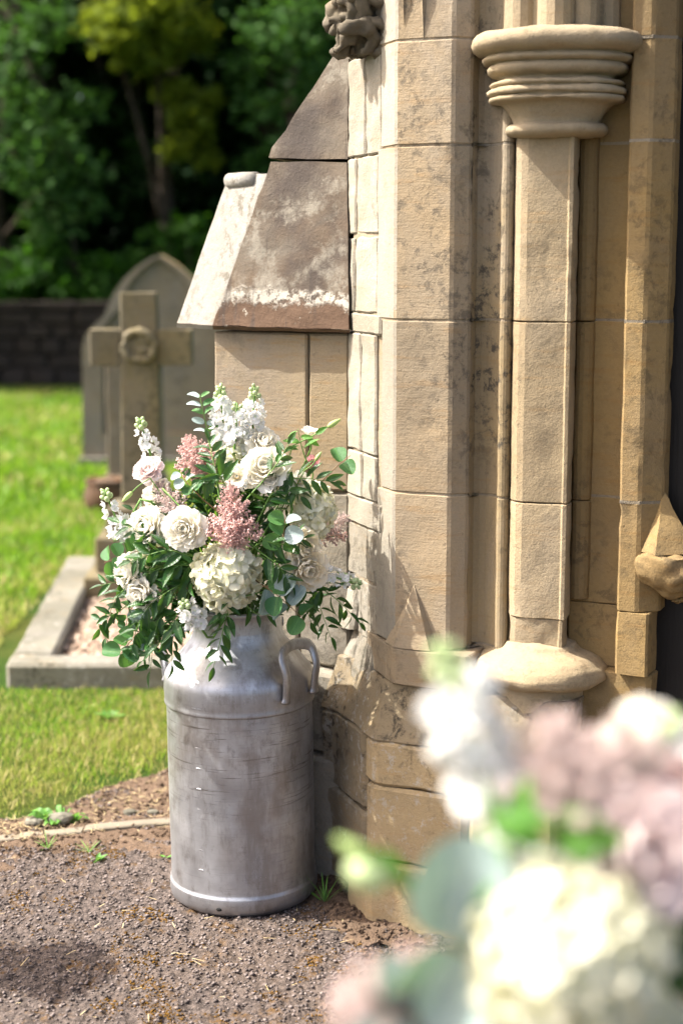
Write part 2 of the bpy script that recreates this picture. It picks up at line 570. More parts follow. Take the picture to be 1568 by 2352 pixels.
def lawn_mat():
    m = NT('lawn_turf')
    base = m.mix(m.ramp(m.noise(1.3, 5, 0.65, dist=0.3), 0.40, 0.66), (0.04, 0.10, 0.009), (0.125, 0.13, 0.025))
    base = m.mix(m.noise(60, 5, 0.75), base, (0.03, 0.055, 0.01))
    return m.done(base, 0.9, m.bump(m.noise(45, 6, 0.75), 1.0, 0.03), spec=0.1)


def grass_mat():
    m = NT('grass_blade')
    patch = m.ramp(m.noise(1.3, 5, 0.65, dist=0.3), 0.38, 0.64)
    near = m.ramp(m.sep()[1], 8.2, 5.6)
    dry = m.math('ADD', m.math('MULTIPLY', patch, 0.66), m.math('MULTIPLY', near, 0.52))
    isd = m.math('LESS_THAN', m.island(), dry)
    g = m.mix(m.island(), (0.068, 0.165, 0.007), (0.15, 0.27, 0.015))
    d = m.mix(m.noise(80, 2), (0.29, 0.235, 0.075), (0.39, 0.31, 0.14))
    col = m.mix(m.math('MULTIPLY', isd, 0.85), g, d)
    m.translucent(m.mix(0.5, col, (0.30, 0.55, 0.03)), 0.38)
    return m.done(col, 0.55, spec=0.25)


M_PATH, M_SOIL, M_LAWN, M_GRASS = path_mat(), soil_mat(), lawn_mat(), grass_mat()
M_CHIP = simple('path_chipping', (0.045, 0.036, 0.032), 0.85, None, (0.20, 0.165, 0.15), spec=0.3)
M_GCHIP = simple('grave_chipping', (0.24, 0.16, 0.11), 0.85, None, (0.46, 0.37, 0.29), spec=0.3)
M_MOSS = simple('ochre_moss', (0.085, 0.045, 0.010), 0.95, None, (0.15, 0.082, 0.018), spec=0.05)
M_STRAW = simple('dry_straw', (0.34, 0.26, 0.13), 0.7, None, (0.46, 0.38, 0.22))
M_EDGING = stone_mat('edging_timber', (0.36, 0.315, 0.24), (0.28, 0.25, 0.195), dark=(0.08, 0.07, 0.05), dark_amt=0.6, tool=0.0)


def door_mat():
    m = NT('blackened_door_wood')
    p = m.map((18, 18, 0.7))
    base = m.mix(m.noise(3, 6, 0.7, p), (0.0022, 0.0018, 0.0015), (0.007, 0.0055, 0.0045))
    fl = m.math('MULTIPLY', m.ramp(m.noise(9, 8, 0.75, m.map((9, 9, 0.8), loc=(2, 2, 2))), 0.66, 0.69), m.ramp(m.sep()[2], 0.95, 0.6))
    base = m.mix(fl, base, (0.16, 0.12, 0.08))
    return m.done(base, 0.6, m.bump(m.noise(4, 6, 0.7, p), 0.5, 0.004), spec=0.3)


M_DOOR = door_mat()
M_TERRA = stone_mat('rusty_basket', (0.24, 0.12, 0.055), (0.17, 0.085, 0.04), dark=(0.05, 0.03, 0.02), dark_amt=0.7, tool=1.5, grain=2)


def tree_leaf_mat(name, c1, c2, tr, tcol):
    m = NT(name)
    col = m.mix(m.island(), c1, c2)
    m.translucent(tcol, tr)
    return m.done(col, 0.6, spec=0.12)


M_TREE = tree_leaf_mat('wood_leaf', (0.014, 0.048, 0.006), (0.040, 0.105, 0.012), 0.25, (0.10, 0.30, 0.015))
M_TREEY = tree_leaf_mat('yellow_green_leaf', (0.06, 0.10, 0.010), (0.14, 0.175, 0.02), 0.45, (0.34, 0.42, 0.03))
M_TREEB = tree_leaf_mat('grey_green_leaf', (0.016, 0.052, 0.010), (0.07, 0.15, 0.04), 0.3, (0.11, 0.27, 0.03))
M_FIR = tree_leaf_mat('dark_evergreen_leaf', (0.004, 0.016, 0.004), (0.010, 0.032, 0.007), 0.1, (0.03, 0.10, 0.01))

# ------------------------------------------------------------------ ground
NPR = np.random.default_rng(11)


def np_mesh(name, verts, loops, totals, mat, smooth=False):
    me = bpy.data.meshes.new(name)
    verts = np.asarray(verts, dtype=np.float32)
    loops = np.asarray(loops, dtype=np.int32)
    totals = np.asarray(totals, dtype=np.int32)
    starts = np.concatenate([[0], np.cumsum(totals)[:-1]]).astype(np.int32)
    me.vertices.add(len(verts)); me.vertices.foreach_set('co', verts.ravel())
    me.loops.add(len(loops)); me.loops.foreach_set('vertex_index', loops)
    me.polygons.add(len(totals)); me.polygons.foreach_set('loop_start', starts)
    me.materials.append(mat)
    me.update(calc_edges=True)
    me.validate()
    if smooth:
        me.polygons.foreach_set('use_smooth', [True] * len(me.polygons))
    return me


def grid(name, x0, x1, y0, y1, step, zf, mat):
    nx, ny = int((x1 - x0) / step) + 1, int((y1 - y0) / step) + 1
    V = []
    for j in range(ny):
        for i in range(nx):
            x, y = x0 + (x1 - x0) * i / (nx - 1), y0 + (y1 - y0) * j / (ny - 1)
            V.append((x, y, zf(x, y)))
    F = [(j * nx + i, j * nx + i + 1, (j + 1) * nx + i + 1, (j + 1) * nx + i) for j in range(ny - 1) for i in range(nx - 1)]
    return mesh(name, V, F, mat, True)


g = link('ground', mesh('ground', [(-150, -60, -0.02), (150, -60, -0.02), (150, 220, -0.02), (-150, 220, -0.02)], [(0, 1, 2, 3)], M_LAWN))
tag(g, 'flat ground under the churchyard', kind='structure')


def edge_y(x):                     # line of the edging between path and turf
    return 3.928 + (x + 0.871) * 0.269 + 0.003 * math.sin(x * 9)


def lawn_z(x, y):
    b = 0.006 if y > 4.15 else 0.0
    return b + 0.012 * nz((x, y, 0), 1.4, 2) + 0.006 * nz((x, y, 0), 7, 4) - 0.012


lw = link('lawn', grid('lawn', -9, 2.0, 4.0, 17.8, 0.12, lawn_z, M_LAWN))
tag(lw, 'sunlit green lawn of the churchyard', kind='structure')


def path_z(x, y):
    d = edge_y(x) - y
    z = 0.004 * nz((x, y, 0), 6, 1) + 0.0075 * nz((x, y, 0), 38, 3) + 0.006 * nz((x, y, 0), 75, 6)
    return z + (0.0 if d > 0 else -0.03)


pth = link('path', grid('path', -1.5, 1.3, 2.2, 4.25, 0.0075, path_z, M_PATH))
tag(pth, 'grey gravelly tarmac path with rusty moss', kind='structure')
po = link('path', mesh('path_outer', [(-4, -3, -0.008), (4, -3, -0.008), (4, 4.6, -0.008), (-4, 3.2, -0.008)], [(0, 1, 2, 3)], M_PATH))
tag(po, 'rest of the tarmac path round the door', kind='structure')


def soil_top(x):
    return edge_y(x) + 0.13 + 0.42 * max(0, min(1, (x + 0.86) / 0.42)) ** 1.3 + 0.05 * nz((x, 0, 0), 7, 3)


def soil_z(x, y):
    e, t = edge_y(x), soil_top(x)
    k = max(0.0, min(1.0, (t + 0.10 - y) / 0.1)) * max(0.0, min(1.0, (y - e + 0.22 + 0.08 * nz((x, y, 0), 8, 8)) / 0.06))
    return -0.03 + k * 0.036 + (0.009 * nz((x, y, 0), 16, 9) + 0.006 * nz((x, y, 0), 50, 5) + 0.004 * nz((x, y, 0), 110, 15)) * k


so = link('soil', grid('soil', -1.6, 0.15, 3.70, 4.75, 0.0105, soil_z, M_SOIL))
tag(so, 'bare brown soil between turf and path', kind='structure')


def soil2_z(x, y):
    # earth along the foot of the church, to the right of the churn
    d = abs((x - 0.02) * 0.94 + (y - 3.55) * 0.34)
    k = max(0.0, min(1.0, (0.13 + 0.03 * nz((x, y, 0), 9, 2) - d) / 0.05))
    return -0.02 + k * 0.028 + (0.010 * nz((x, y, 0), 30, 9) + 0.007 * nz((x, y, 0), 80, 5)) * k


so2 = link('soil', grid('soil_foot', -0.30, 0.30, 3.28, 4.0, 0.0105, soil2_z, M_SOIL))
tag(so2, 'brown soil at the foot of the church plinth', kind='structure')


def chips(name, pts, smin, smax, mat, flat=0.6):
    n = len(pts)
    s = NPR.uniform(smin, smax, n)
    base = np.array([(1, 0, 0), (0, 1, 0), (-1, 0, 0), (0, -1, 0), (0, 0, 1), (0, 0, -1)], float)
    V = base[None] * NPR.uniform(0.6, 1.25, (n, 6, 3)) + NPR.uniform(-0.25, 0.25, (n, 6, 3))
    a = NPR.uniform(0, 6.283, n); ca, sa = np.cos(a), np.sin(a)
    x = V[:, :, 0] * ca[:, None] - V[:, :, 1] * sa[:, None]
    y = V[:, :, 0] * sa[:, None] + V[:, :, 1] * ca[:, None]
    V = np.stack([x, y, V[:, :, 2] * flat], 2) * s[:, None, None] + np.asarray(pts)[:, None, :]
    tri = np.array([(0, 1, 4), (1, 2, 4), (2, 3, 4), (3, 0, 4), (1, 0, 5), (2, 1, 5), (3, 2, 5), (0, 3, 5)])
    L = (tri[None] + (np.arange(n) * 6)[:, None, None]).ravel()
    return np_mesh(name, V.reshape(-1, 3), L, np.full(n * 8, 3), mat)


P = []
while len(P) < 24000:
    y = R.uniform(2.25, 4.05) if R.random() < 0.8 else R.uniform(3.0, 4.05)
    x = R.uniform(-1.15, 0.75)
    if y > edge_y(x) - 0.03: continue
    P.append((x, y, path_z(x, y) + 0.001))
o = link('gravel_chippings', chips('gravel_chippings', P, 0.0018, 0.0062, M_CHIP, 0.6))
tag(o, 'loose grey chippings on the path', 'gravel', kind='stuff')
P = []
while len(P) < 12000:
    x, y = R.uniform(-1.2, 0.4), R.uniform(2.3, 4.0)
    if 0.6 * nz((x, y, 0), 4.6, 31) + 0.8 * nz((x, y, 0), 15, 12) < 0.16 + 0.25 * R.random() or y > edge_y(x) - 0.02: continue
    P.append((x, y, path_z(x, y) + 0.0005))
o = link('path_moss', chips('path_moss', P, 0.0018, 0.0042, M_MOSS, 0.5))
tag(o, 'patches of rusty orange moss on the path', 'moss', kind='stuff')
P = []
for k in range(1500):
    x = R.uniform(-1.3, -0.25); y = R.uniform(edge_y(x) - 0.12, soil_top(x) + 0.02)
    P.append((x, y, soil_z(x, y) + 0.002))
for k in range(700):
    x = R.uniform(-0.12, 0.15); y = 3.55 - (x - 0.02) * 2.75 + R.uniform(-0.3, 0.3)
    P.append((x, y, soil2_z(x, y) + 0.002))
Pg = []
for k in range(3800):
    x = R.uniform(-1.4, -0.25); y = R.uniform(edge_y(x) - 0.14, soil_top(x) + 0.03)
    if nz((x, y, 0), 8, 41) < -0.05: continue
    Pg.append((x, y, soil_z(x, y) + 0.001))
og = link('soil_chippings', chips('soil_chippings', Pg, 0.002, 0.0065, M_CHIP, 0.6)); tag(og, 'grey chippings trodden into the soil strip', 'gravel', kind='stuff')
o = link('soil_crumbs', chips('soil_crumbs', P, 0.003, 0.008, M_SOIL, 0.7))
tag(o, 'crumbs of brown earth and small stones', 'soil', kind='stuff')
for (x, y, s, lab) in ((-0.735, 4.045, 0.030, 'largest pale stone lying at the edge of the grass'), (-0.80, 4.02, 0.022, 'grey stone on the soil left of the large pale stone'),
                       (-0.56, 4.10, 0.016, 'dark pebble on the soil beside the milk churn'), (-0.50, 4.11, 0.013, 'small dark pebble nearest the churn on the soil')):
    bm = bmesh.new(); bmesh.ops.create_icosphere(bm, subdivisions=2, radius=1)
    for v in bm.verts:
        v.co *= 1 + 0.3 * nz(v.co, 1.3, x * 9)
        v.co = Vector((v.co.x * s * 1.2, v.co.y * s * 0.8, v.co.z * s * 0.6))
    me = bpy.data.meshes.new('stone'); bm.to_mesh(me); bm.free(); me.materials.append(M_KERB)
    o = link('loose_stone', me); o.location = (x, y, soil_z(x, y) + s * 0.3)
    tag(o, lab, 'stone', 'loose stones by the turf')

# edging strip: three lengths of board set end to end
er = thing('path_edging', (-0.6, 4.0, 0), 'weathered narrow edging strip between the path and the turf', 'edging')
xs = [-2.6, -1.42, -0.665, -0.12]
for k in range(3):
    V = []
    n = 14
    for i in range(n + 1):
        x = xs[k] + 0.003 + (xs[k + 1] - xs[k] - 0.006) * i / n
        y = edge_y(x); w = 0.021 + 0.002 * nz((x, 0, 0), 20, k); z = 0.010 + 0.004 * nz((x, 1, 0), 12, k) + 0.003 * (k == 2)
        V += [(x, y - w, -0.03), (x, y - w, z - 0.003), (x, y - w + 0.004, z), (x, y + w - 0.004, z), (x, y + w, z - 0.003), (x, y + w, -0.03)]
    F = [(i * 6 + j, i * 6 + j + 1, i * 6 + 7 + j, i * 6 + 6 + j) for i in range(n) for j in range(5)]
    F += [tuple(range(6)), tuple(n * 6 + 5 - j for j in range(6))]
    wpart('board', fix(mesh('board', V, F, M_EDGING)), er)


# grass blades
def in_grave(x, y):
    return -1.31 < x + (y - 5.4) * 0.0 < -0.36 and 5.36 < y < 7.5


def blades(n, x0, x1, y0, y1, h0, h1, w0, w1, keep):
    xy = np.stack([NPR.uniform(x0, x1, n), NPR.uniform(y0, y1, n)], 1)
    ok = np.array([keep(a, b) for a, b in xy])
    xy = xy[ok]; n = len(xy)
    h = NPR.uniform(h0, h1, n); w = NPR.uniform(w0, w1, n)
    a = NPR.uniform(0, 6.283, n); l = NPR.uniform(0.1, 0.95, n) * h; b = NPR.uniform(0, 6.283, n)
    dx, dy = np.cos(a) * w, np.sin(a) * w
    lx, ly = np.cos(b) * l, np.sin(b) * l
    z = np.full(n, -0.012)
    V = np.zeros((n, 5, 3))
    V[:, 0] = np.stack([xy[:, 0] - dx, xy[:, 1] - dy, z], 1)
    V[:, 1] = np.stack([xy[:, 0] + dx, xy[:, 1] + dy, z], 1)
    V[:, 2] = np.stack([xy[:, 0] + dx * .8 + lx * .4, xy[:, 1] + dy * .8 + ly * .4, z + h * 0.62], 1)
    V[:, 3] = np.stack([xy[:, 0] - dx * .8 + lx * .4, xy[:, 1] - dy * .8 + ly * .4, z + h * 0.62], 1)
    V[:, 4] = np.stack([xy[:, 0] + lx, xy[:, 1] + ly, z + h * 0.95], 1)
    L = (np.array([0, 1, 2, 3, 3, 2, 4])[None] + (np.arange(n) * 5)[:, None]).ravel()
    return V.reshape(-1, 3), L, np.tile([4, 3], n)


def keep_near(x, y):
    if in_grave(x, y): return False
    t = soil_top(x) if x > -1.6 else edge_y(x) + 0.12
    d = y - t
    if d < 0: return d > -0.12 and R.random() < 0.03
    return R.random() < min(1, 0.15 + d * 3.2 + 0.7 * nz((x, y, 0), 7, 3))


def keep_mid(x, y):
    return not in_grave(x, y) and not (abs(x + 1.18) < 0.7 and abs(y - 11.5) < 0.16)


parts = [blades(64000, -2.3, 0.0, 4.0, 6.1, 0.014, 0.042, 0.0009, 0.0022, keep_near),
         blades(34000, -3.6, 0.3, 6.0, 9.6, 0.03, 0.065, 0.003, 0.006, keep_mid),
         blades(38000, -7.0, 0.8, 9.4, 17.6, 0.04, 0.08, 0.007, 0.013, keep_mid)]
off = 0; VV, LL, TT = [], [], []
for v, l, t in parts:
    VV.append(v); LL.append(l + off); TT.append(t); off += len(v)
o = link('grass', np_mesh('grass', np.concatenate(VV), np.concatenate(LL), np.concatenate(TT), M_GRASS))
tag(o, 'short green and straw coloured grass of the lawn', 'grass', kind='stuff')
# dry stalks scattered over soil and path
P = []
V, F = [], []
for k in range(620):
    x = R.uniform(-1.1, 0.35); y = R.uniform(2.5, 4.2)
    if k < 480: x = R.uniform(-1.1, -0.4); y = R.uniform(edge_y(x) - 0.05, soil_top(x))
    a = R.uniform(0, 6.28); l = R.uniform(0.008, 0.035); z = max(path_z(x, y), soil_z(x, y)) + 0.006
    d = Vector((math.cos(a), math.sin(a), R.uniform(-0.1, 0.2))) * l; s = Vector((-math.sin(a), math.cos(a), 0)) * 0.0011
    p = Vector((x, y, z)); i = len(V)
    V += [p - s, p + s, p + d + s * 0.5, p + d - s * 0.5]; F.append((i, i + 1, i + 2, i + 3))
o = link('dry_stalks', mesh('dry_stalks', V, F, M_STRAW)); tag(o, 'bits of dry straw scattered on soil and path', 'straw', kind='stuff')

# ------------------------------------------------------------------ church doorway
TH = rad(25)
U = Vector((math.cos(TH), -math.sin(TH), 0)); Vv = Vector((math.sin(TH), math.cos(TH), 0))
CANT = (-U + Vv).normalized(); CANTN = Vector((-CANT.y, CANT.x, 0)) * 1.0      # points out to the left
if CANTN.x > 0: CANTN = -CANTN
CHB = (U + Vv).normalized()
F0 = Vector((0.057, 3.411, 0))
A0 = Vector((0.1129, 3.4622, 0))
church = thing('church_doorway', (0.11, 3.46, 0), 'weathered sandstone church doorway with moulded jamb, shaft and stepped buttress', 'building')


def resample(poly, seg, cut=0.005):
    """closed plan polygon -> corners cut by `cut`, long edges subdivided"""
    n = len(poly); q = []
    for i in range(n):
        a, b, c = poly[i - 1], poly[i], poly[(i + 1) % n]
        l1, l2 = (a - b).length, (c - b).length
        k = min(cut, l1 * 0.3, l2 * 0.3)
        ang = (a - b).normalized().dot((c - b).normalized())
        if ang > -0.96 and k > 0.0015:
            q.append(b + (a - b).normalized() * k); q.append(b + (c - b).normalized() * k)
        else:
            q.append(b)
    out = []
    n = len(q)
    for i in range(n):
        a, b = q[i], q[(i + 1) % n]
        m = max(1, int(round((b - a).length / seg)))
        for j in range(m):
            out.append(a.lerp(b, j / m))
    return out


def inset(poly, d):
    n = len(poly); out = []
    area = sum(poly[i].x * poly[(i + 1) % n].y - poly[(i + 1) % n].x * poly[i].y for i in range(n))
    sg = 1 if area > 0 else -1
    for i in range(n):
        t = (poly[(i + 1) % n] - poly[i - 1])
        nrm = Vector((-t.y, t.x, 0)).normalized() * sg
        out.append(poly[i] + nrm * d)
    return out


def block(name, poly, z0, z1, mat, parent, poly1=None, gap=0.0012, bev=0.0028, seg=0.022, rough_amp=0.0016, rscale=14, cut=0.005, label=None, sharp=17, spall=0.0):
    """one dressed stone: plan polygon from z0 to z1 with eased arrises; poly1 = plan at the top when it tapers"""
    p0 = resample([Vector((p[0], p[1], 0)) for p in poly], seg, cut)
    if poly1 is not None:
        # same topology: resample top by the bottom's parameters
        a = [Vector((p[0], p[1], 0)) for p in poly]; b = [Vector((p[0], p[1], 0)) for p in poly1]
        p1 = []
        m = len(a)
        for p in p0:
            best = None
            for i in range(m):
                s, e = a[i], a[(i + 1) % m]
                t = max(0, min(1, (p - s).dot(e - s) / max(1e-9, (e - s).length_squared)))
                d = (s.lerp(e, t) - p).length
                if best is None or d < best[0]:
                    best = (d, b[i].lerp(b[(i + 1) % m], t))
            p1.append(best[1])
    else:
        p1 = p0
    z0 += gap; z1 -= gap
    nr = max(1, int(round((z1 - z0 - 2 * bev) / (seg * 1.2))))
    rings = [(z0, bev)] + [(z0 + bev + (z1 - z0 - 2 * bev) * i / nr, 0.0) for i in range(nr + 1)] + [(z1, bev)]
    V, F = [], []
    n = len(p0)
    for z, d in rings:
        t = (z - z0) / (z1 - z0)
        pl = [p0[i].lerp(p1[i], t) for i in range(n)]
        if d: pl = inset(pl, d)
        V += [Vector((p.x, p.y, z)) for p in pl]
    for i in range(len(rings) - 1):
        for k in range(n):
            a, b = i * n + k, i * n + (k + 1) % n
            F.append((a, b, b + n, a + n))
    F.append(tuple(range(n - 1, -1, -1))); F.append(tuple((len(rings) - 1) * n + k for k in range(n)))
    me = fix(mesh(name, V, F, mat))
    me.update()
    roughen(me, rough_amp, rscale, seed=len(bpy.data.objects) * 0.37, spall=spall)
    me.polygons.foreach_set('use_smooth', [True] * len(me.polygons))
    me.set_sharp_from_angle(angle=rad(sharp))
    o = wpart(name, me, parent if parent.name in ROOTLOC else church)
    if parent.name not in ROOTLOC:
        o.parent = parent
    if label: o['label'] = label
    return o


def section(name):
    """an empty part of the church that holds its stones"""
    e = empty(name)
    e.parent = church
    return e


def sblock(name, poly, z0, z1, mat, sec, **k):
    o = block(name, poly, z0, z1, mat, sec, **k)
    return o


def zA(y):                       # height of a picture row on the pier front
    return at(903, y, 3.462).z


pt = lambda o, u, v: Vector((o.x + U.x * u + Vv.x * v, o.y + U.y * u + Vv.y * v, 0))
Bp = pt(A0, 0.129, 0)
Cp = Bp + CHB * 0.043
ZTOP = 2.45
pier = section('pier')
courses = [0.626, 0.966, 1.337, 1.700, 1.913, ZTOP]
cs = [0.105, 0.075, 0.105, 0.085, 0.10]
for i in range(5):
    K = A0 + CANT * cs[i]
    poly = [A0, Bp, Cp, Cp + Vv * 0.28, K + Vv * 0.30 + U * 0.1, K + U * 0.12 + Vv * 0.02, K]
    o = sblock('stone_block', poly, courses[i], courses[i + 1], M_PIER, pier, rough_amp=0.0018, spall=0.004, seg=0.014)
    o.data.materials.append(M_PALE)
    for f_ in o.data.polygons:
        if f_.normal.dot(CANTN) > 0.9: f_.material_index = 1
    if i:
        sblock('mortar_joint', inset(resample([Vector((p.x, p.y, 0)) for p in poly], 1.0, 0.005), 0.0022), courses[i] - 0.004, courses[i] + 0.004, M_MORTAR, pier, gap=0, bev=0.0005, rough_amp=0.0008, cut=0.0)
# fine carved ribs on the topmost stone
for du, w, zb in ((0.062, 0.006, 1.93), (0.018, 0.004, 1.96), (0.034, 0.003, 2.0)):
    p = pt(A0, du, 0)
    V = [(p + U * -w - Vv * 0.0 + Vector((0, 0, zb + 0.05))), (p + U * w + Vector((0, 0, zb + 0.05))), (p - Vv * 0.012 + Vector((0, 0, zb + 0.08))), (p + Vector((0, 0, zb - 0.02))),
         (p + U * -w + Vector((0, 0, ZTOP))), (p + U * w + Vector((0, 0, ZTOP))), (p - Vv * 0.012 + Vector((0, 0, ZTOP)))]
    o = wpart('carved_rib', fix(mesh('carved_rib', V, [(0, 2, 6, 4), (2, 1, 5, 6), (0, 3, 2), (3, 1, 2)], M_PIER)), church); o.parent = pier
# mortar core behind the joints of the pier and the canted face
core = [A0 + Vv * 0.0055 + U * 0.006, Bp + Vv * 0.0055 - U * 0.004, Cp + Vv * 0.02 - U * 0.012, Cp + Vv * 0.24 - U * 0.012,
        A0 + CANT * 0.27 + Vv * 0.2 + U * 0.1, A0 + CANT * 0.27 - CANTN * 0.006]
sblock('mortar_core', core, 0.2, ZTOP - 0.02, M_MORTAR, pier, rough_amp=0.002)
# square foot of the pier with its broach stop
Fs = pt(A0, 0.012, -0.026)
foot = [Fs, pt(Fs, 0.175, 0), pt(Fs, 0.175, 0.2), Fs + CANT * 0.2 + U * 0.1 + Vv * 0.1, Fs + CANT * 0.2 + U * 0.012, Fs + CANT * 0.05]
sblock('foot_block', foot, 0.542, 0.626, M_PIER, pier, rough_amp=0.003, cut=0.006)
ap = pt(A0, 0.050, -0.0005) + Vector((0, 0, zA(1338)))
q0, q1 = pt(Fs, 0.0, 0.0), pt(Fs, 0.085, 0.0)
z = 0.627
V = [ap, Vector((q0.x, q0.y, z)), Vector((q1.x, q1.y, z)), Vector((*pt(A0, 0.11, 0.01).xy, z)), Vector((*(A0 + CANT * 0.02 + Vv * 0.02).xy, z)), Vector((*(Fs + CANT * 0.05).xy, z)), Vector((*pt(A0, 0.05, 0.02).xy, ap.z))]
bs = fix(mesh('broach_stop', V, [(0, 1, 2), (0, 2, 3), (0, 5, 1), (0, 4, 5), (1, 5, 4, 3, 2), (0, 3, 6), (0, 6, 4), (3, 4, 6)], M_PIER))
bm = bmesh.new(); bm.from_mesh(bs); bmesh.ops.subdivide_edges(bm, edges=bm.edges, cuts=5, use_grid_fill=True); bm.normal_update(); bm.to_mesh(bs); bm.free()
roughen(bs, 0.002, 20, 3)
o = wpart('broach_stop', bs, church); o.parent = pier

# plinth: sloping offset course, two upright courses, footing
plinth = section('plinth')
BIS = (Vv - CANTN).normalized()


def pp(d, du=0.0):
    c = Vector((F0.x + 0.798 * d, F0.y + 0.731 * d, 0))
    e1 = c + CANT * (0.255 - d * 0.4)
    e2 = e1 + (CANT * 0.8 - CANTN * -0.55).normalized() * 0.045 + CANT * 0.01
    e3 = e2 + Vector((0.30, 0.16, 0))
    r = pt(c, 0.42, 0)
    return [c, r, pt(r, 0, 0.30), e3, e2, e1]


sblock('offset_stone', pp(0.018), 0.418, 0.542, M_PLINTH, plinth, poly1=pp(0.062), rough_amp=0.006, rscale=11, seg=0.018, cut=0.008)
ps = pp(0.016)


def split(poly, s0, s1, front):
    """stones of the plinth ring: a slice of the front (u from s0 to s1) or of the canted side"""
    c = poly[0]
    if front:
        return [pt(c, s0, 0), pt(c, s1, 0), pt(c, s1, 0.2), pt(c, s0 + 0.0, 0.2)]
    return None


fr = lambda d, s0, s1: [pt(pp(d)[0], s0, 0), pt(pp(d)[0], s1, 0), pt(pp(d)[0], s1, 0.22), pt(pp(d)[0], s0, 0.22)]


def side(d, s0, s1):
    c = pp(d)[0]
    return [c + CANT * s0, c + CANT * s0 + Vv * 0.1 + U * 0.1, c + CANT * s1 + Vv * 0.1 + U * 0.1, c + CANT * s1]


corner = lambda d, s, w: [pp(d)[0], pt(pp(d)[0], w, 0), pt(pp(d)[0], w, 0.22), pp(d)[0] + CANT * s + U * 0.14 + Vv * 0.05, pp(d)[0] + CANT * s]
kw = dict(rough_amp=0.0055, rscale=10, seg=0.02, cut=0.012, bev=0.007)
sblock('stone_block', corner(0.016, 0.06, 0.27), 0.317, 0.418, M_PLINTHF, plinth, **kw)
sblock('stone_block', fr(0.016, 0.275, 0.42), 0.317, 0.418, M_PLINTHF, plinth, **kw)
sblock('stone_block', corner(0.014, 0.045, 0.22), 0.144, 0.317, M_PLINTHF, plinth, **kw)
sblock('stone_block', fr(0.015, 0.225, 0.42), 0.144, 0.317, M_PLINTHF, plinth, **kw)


def sideend(d, s0):
    p = pp(d)
    return [p[0] + CANT * s0, p[0] + CANT * s0 + Vv * 0.1 + U * 0.1, p[3], p[4], p[5]]


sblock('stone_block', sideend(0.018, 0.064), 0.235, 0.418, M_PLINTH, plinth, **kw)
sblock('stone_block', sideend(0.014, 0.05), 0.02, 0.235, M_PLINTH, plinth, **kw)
sblock('footing_stone', [pp(0)[0], pt(pp(0)[0], 0.30, 0.0), pt(pp(0)[0], 0.30, 0.25), pp(0)[0] + CANT * 0.13 + U * 0.1 + Vv * 0.1, pp(0)[0] + CANT * 0.13], -0.06, 0.144, M_PLINTHF, plinth, **kw)
sblock('footing_stone', [pt(pp(0)[0], 0.304, 0), pt(pp(0)[0], 0.7, 0), pt(pp(0)[0], 0.7, 0.25), pt(pp(0)[0], 0.304, 0.25)], -0.06, 0.146, M_PLINTHF, plinth, **kw)

# rubble of the canted face
Q0 = A0 + CANT * 0.283
rub = section('canted_wall')
E1 = lambda s: A0 + CANT * s
rows = [(0.60, 0.735, [(0.10, 0.20), (0.205, 0.30)]), (0.735, 0.86, [(0.10, 0.165), (0.17, 0.30)]), (0.86, 0.925, [(0.08, 0.30)]), (0.925, 1.03, [(0.108, 0.19), (0.195, 0.29)]),
        (1.03, 1.30, [(0.110, 0.20), (0.205, 0.288)]), (1.30, 1.345, [(0.08, 0.285)]), (1.345, 1.515, [(0.110, 0.24), (0.245, 0.288)]), (1.520, 1.69, [(0.108, 0.235), (0.24, 0.29)]),
        (1.69, 1.905, [(0.09, 0.175), (0.18, 0.288)]), (1.905, 2.12, [(0.105, 0.29)]), (2.12, ZTOP, [(0.105, 0.29)])]
for z0, z1, ss in rows:
    for s0, s1 in ss:
        d = R.uniform(-0.002, 0.004)
        poly = [E1(s0) - CANTN * d, E1(s0) - CANTN * 0.12, E1(s1) - CANTN * 0.12, E1(s1) - CANTN * d * 0.6]
        sblock('rubble_stone', poly, z0, z1, M_RUBBLE, rub, rough_amp=0.0042, rscale=20, seg=0.012, gap=0.0018, bev=0.003, cut=0.004)
for s0, s1, z0, z1, d in ((0.22, 0.36, 0.42, 0.60, 0.03), (0.10, 0.22, 0.50, 0.61, 0.02), (0.23, 0.33, 0.60, 0.70, 0.018)):
    poly = [E1(s0) + CANTN * d, E1(s0) - CANTN * 0.1, E1(s1) - CANTN * 0.1, E1(s1) + CANTN * d]
    poly1 = [E1(s0) - CANTN * 0.002, E1(s0) - CANTN * 0.1, E1(s1) - CANTN * 0.1, E1(s1) - CANTN * 0.002]
    sblock('rubble_stone', poly, z0, z1, M_RUBBLE, rub, poly1=poly1, rough_amp=0.009, rscale=14, seg=0.016, gap=0.003, cut=0.01)

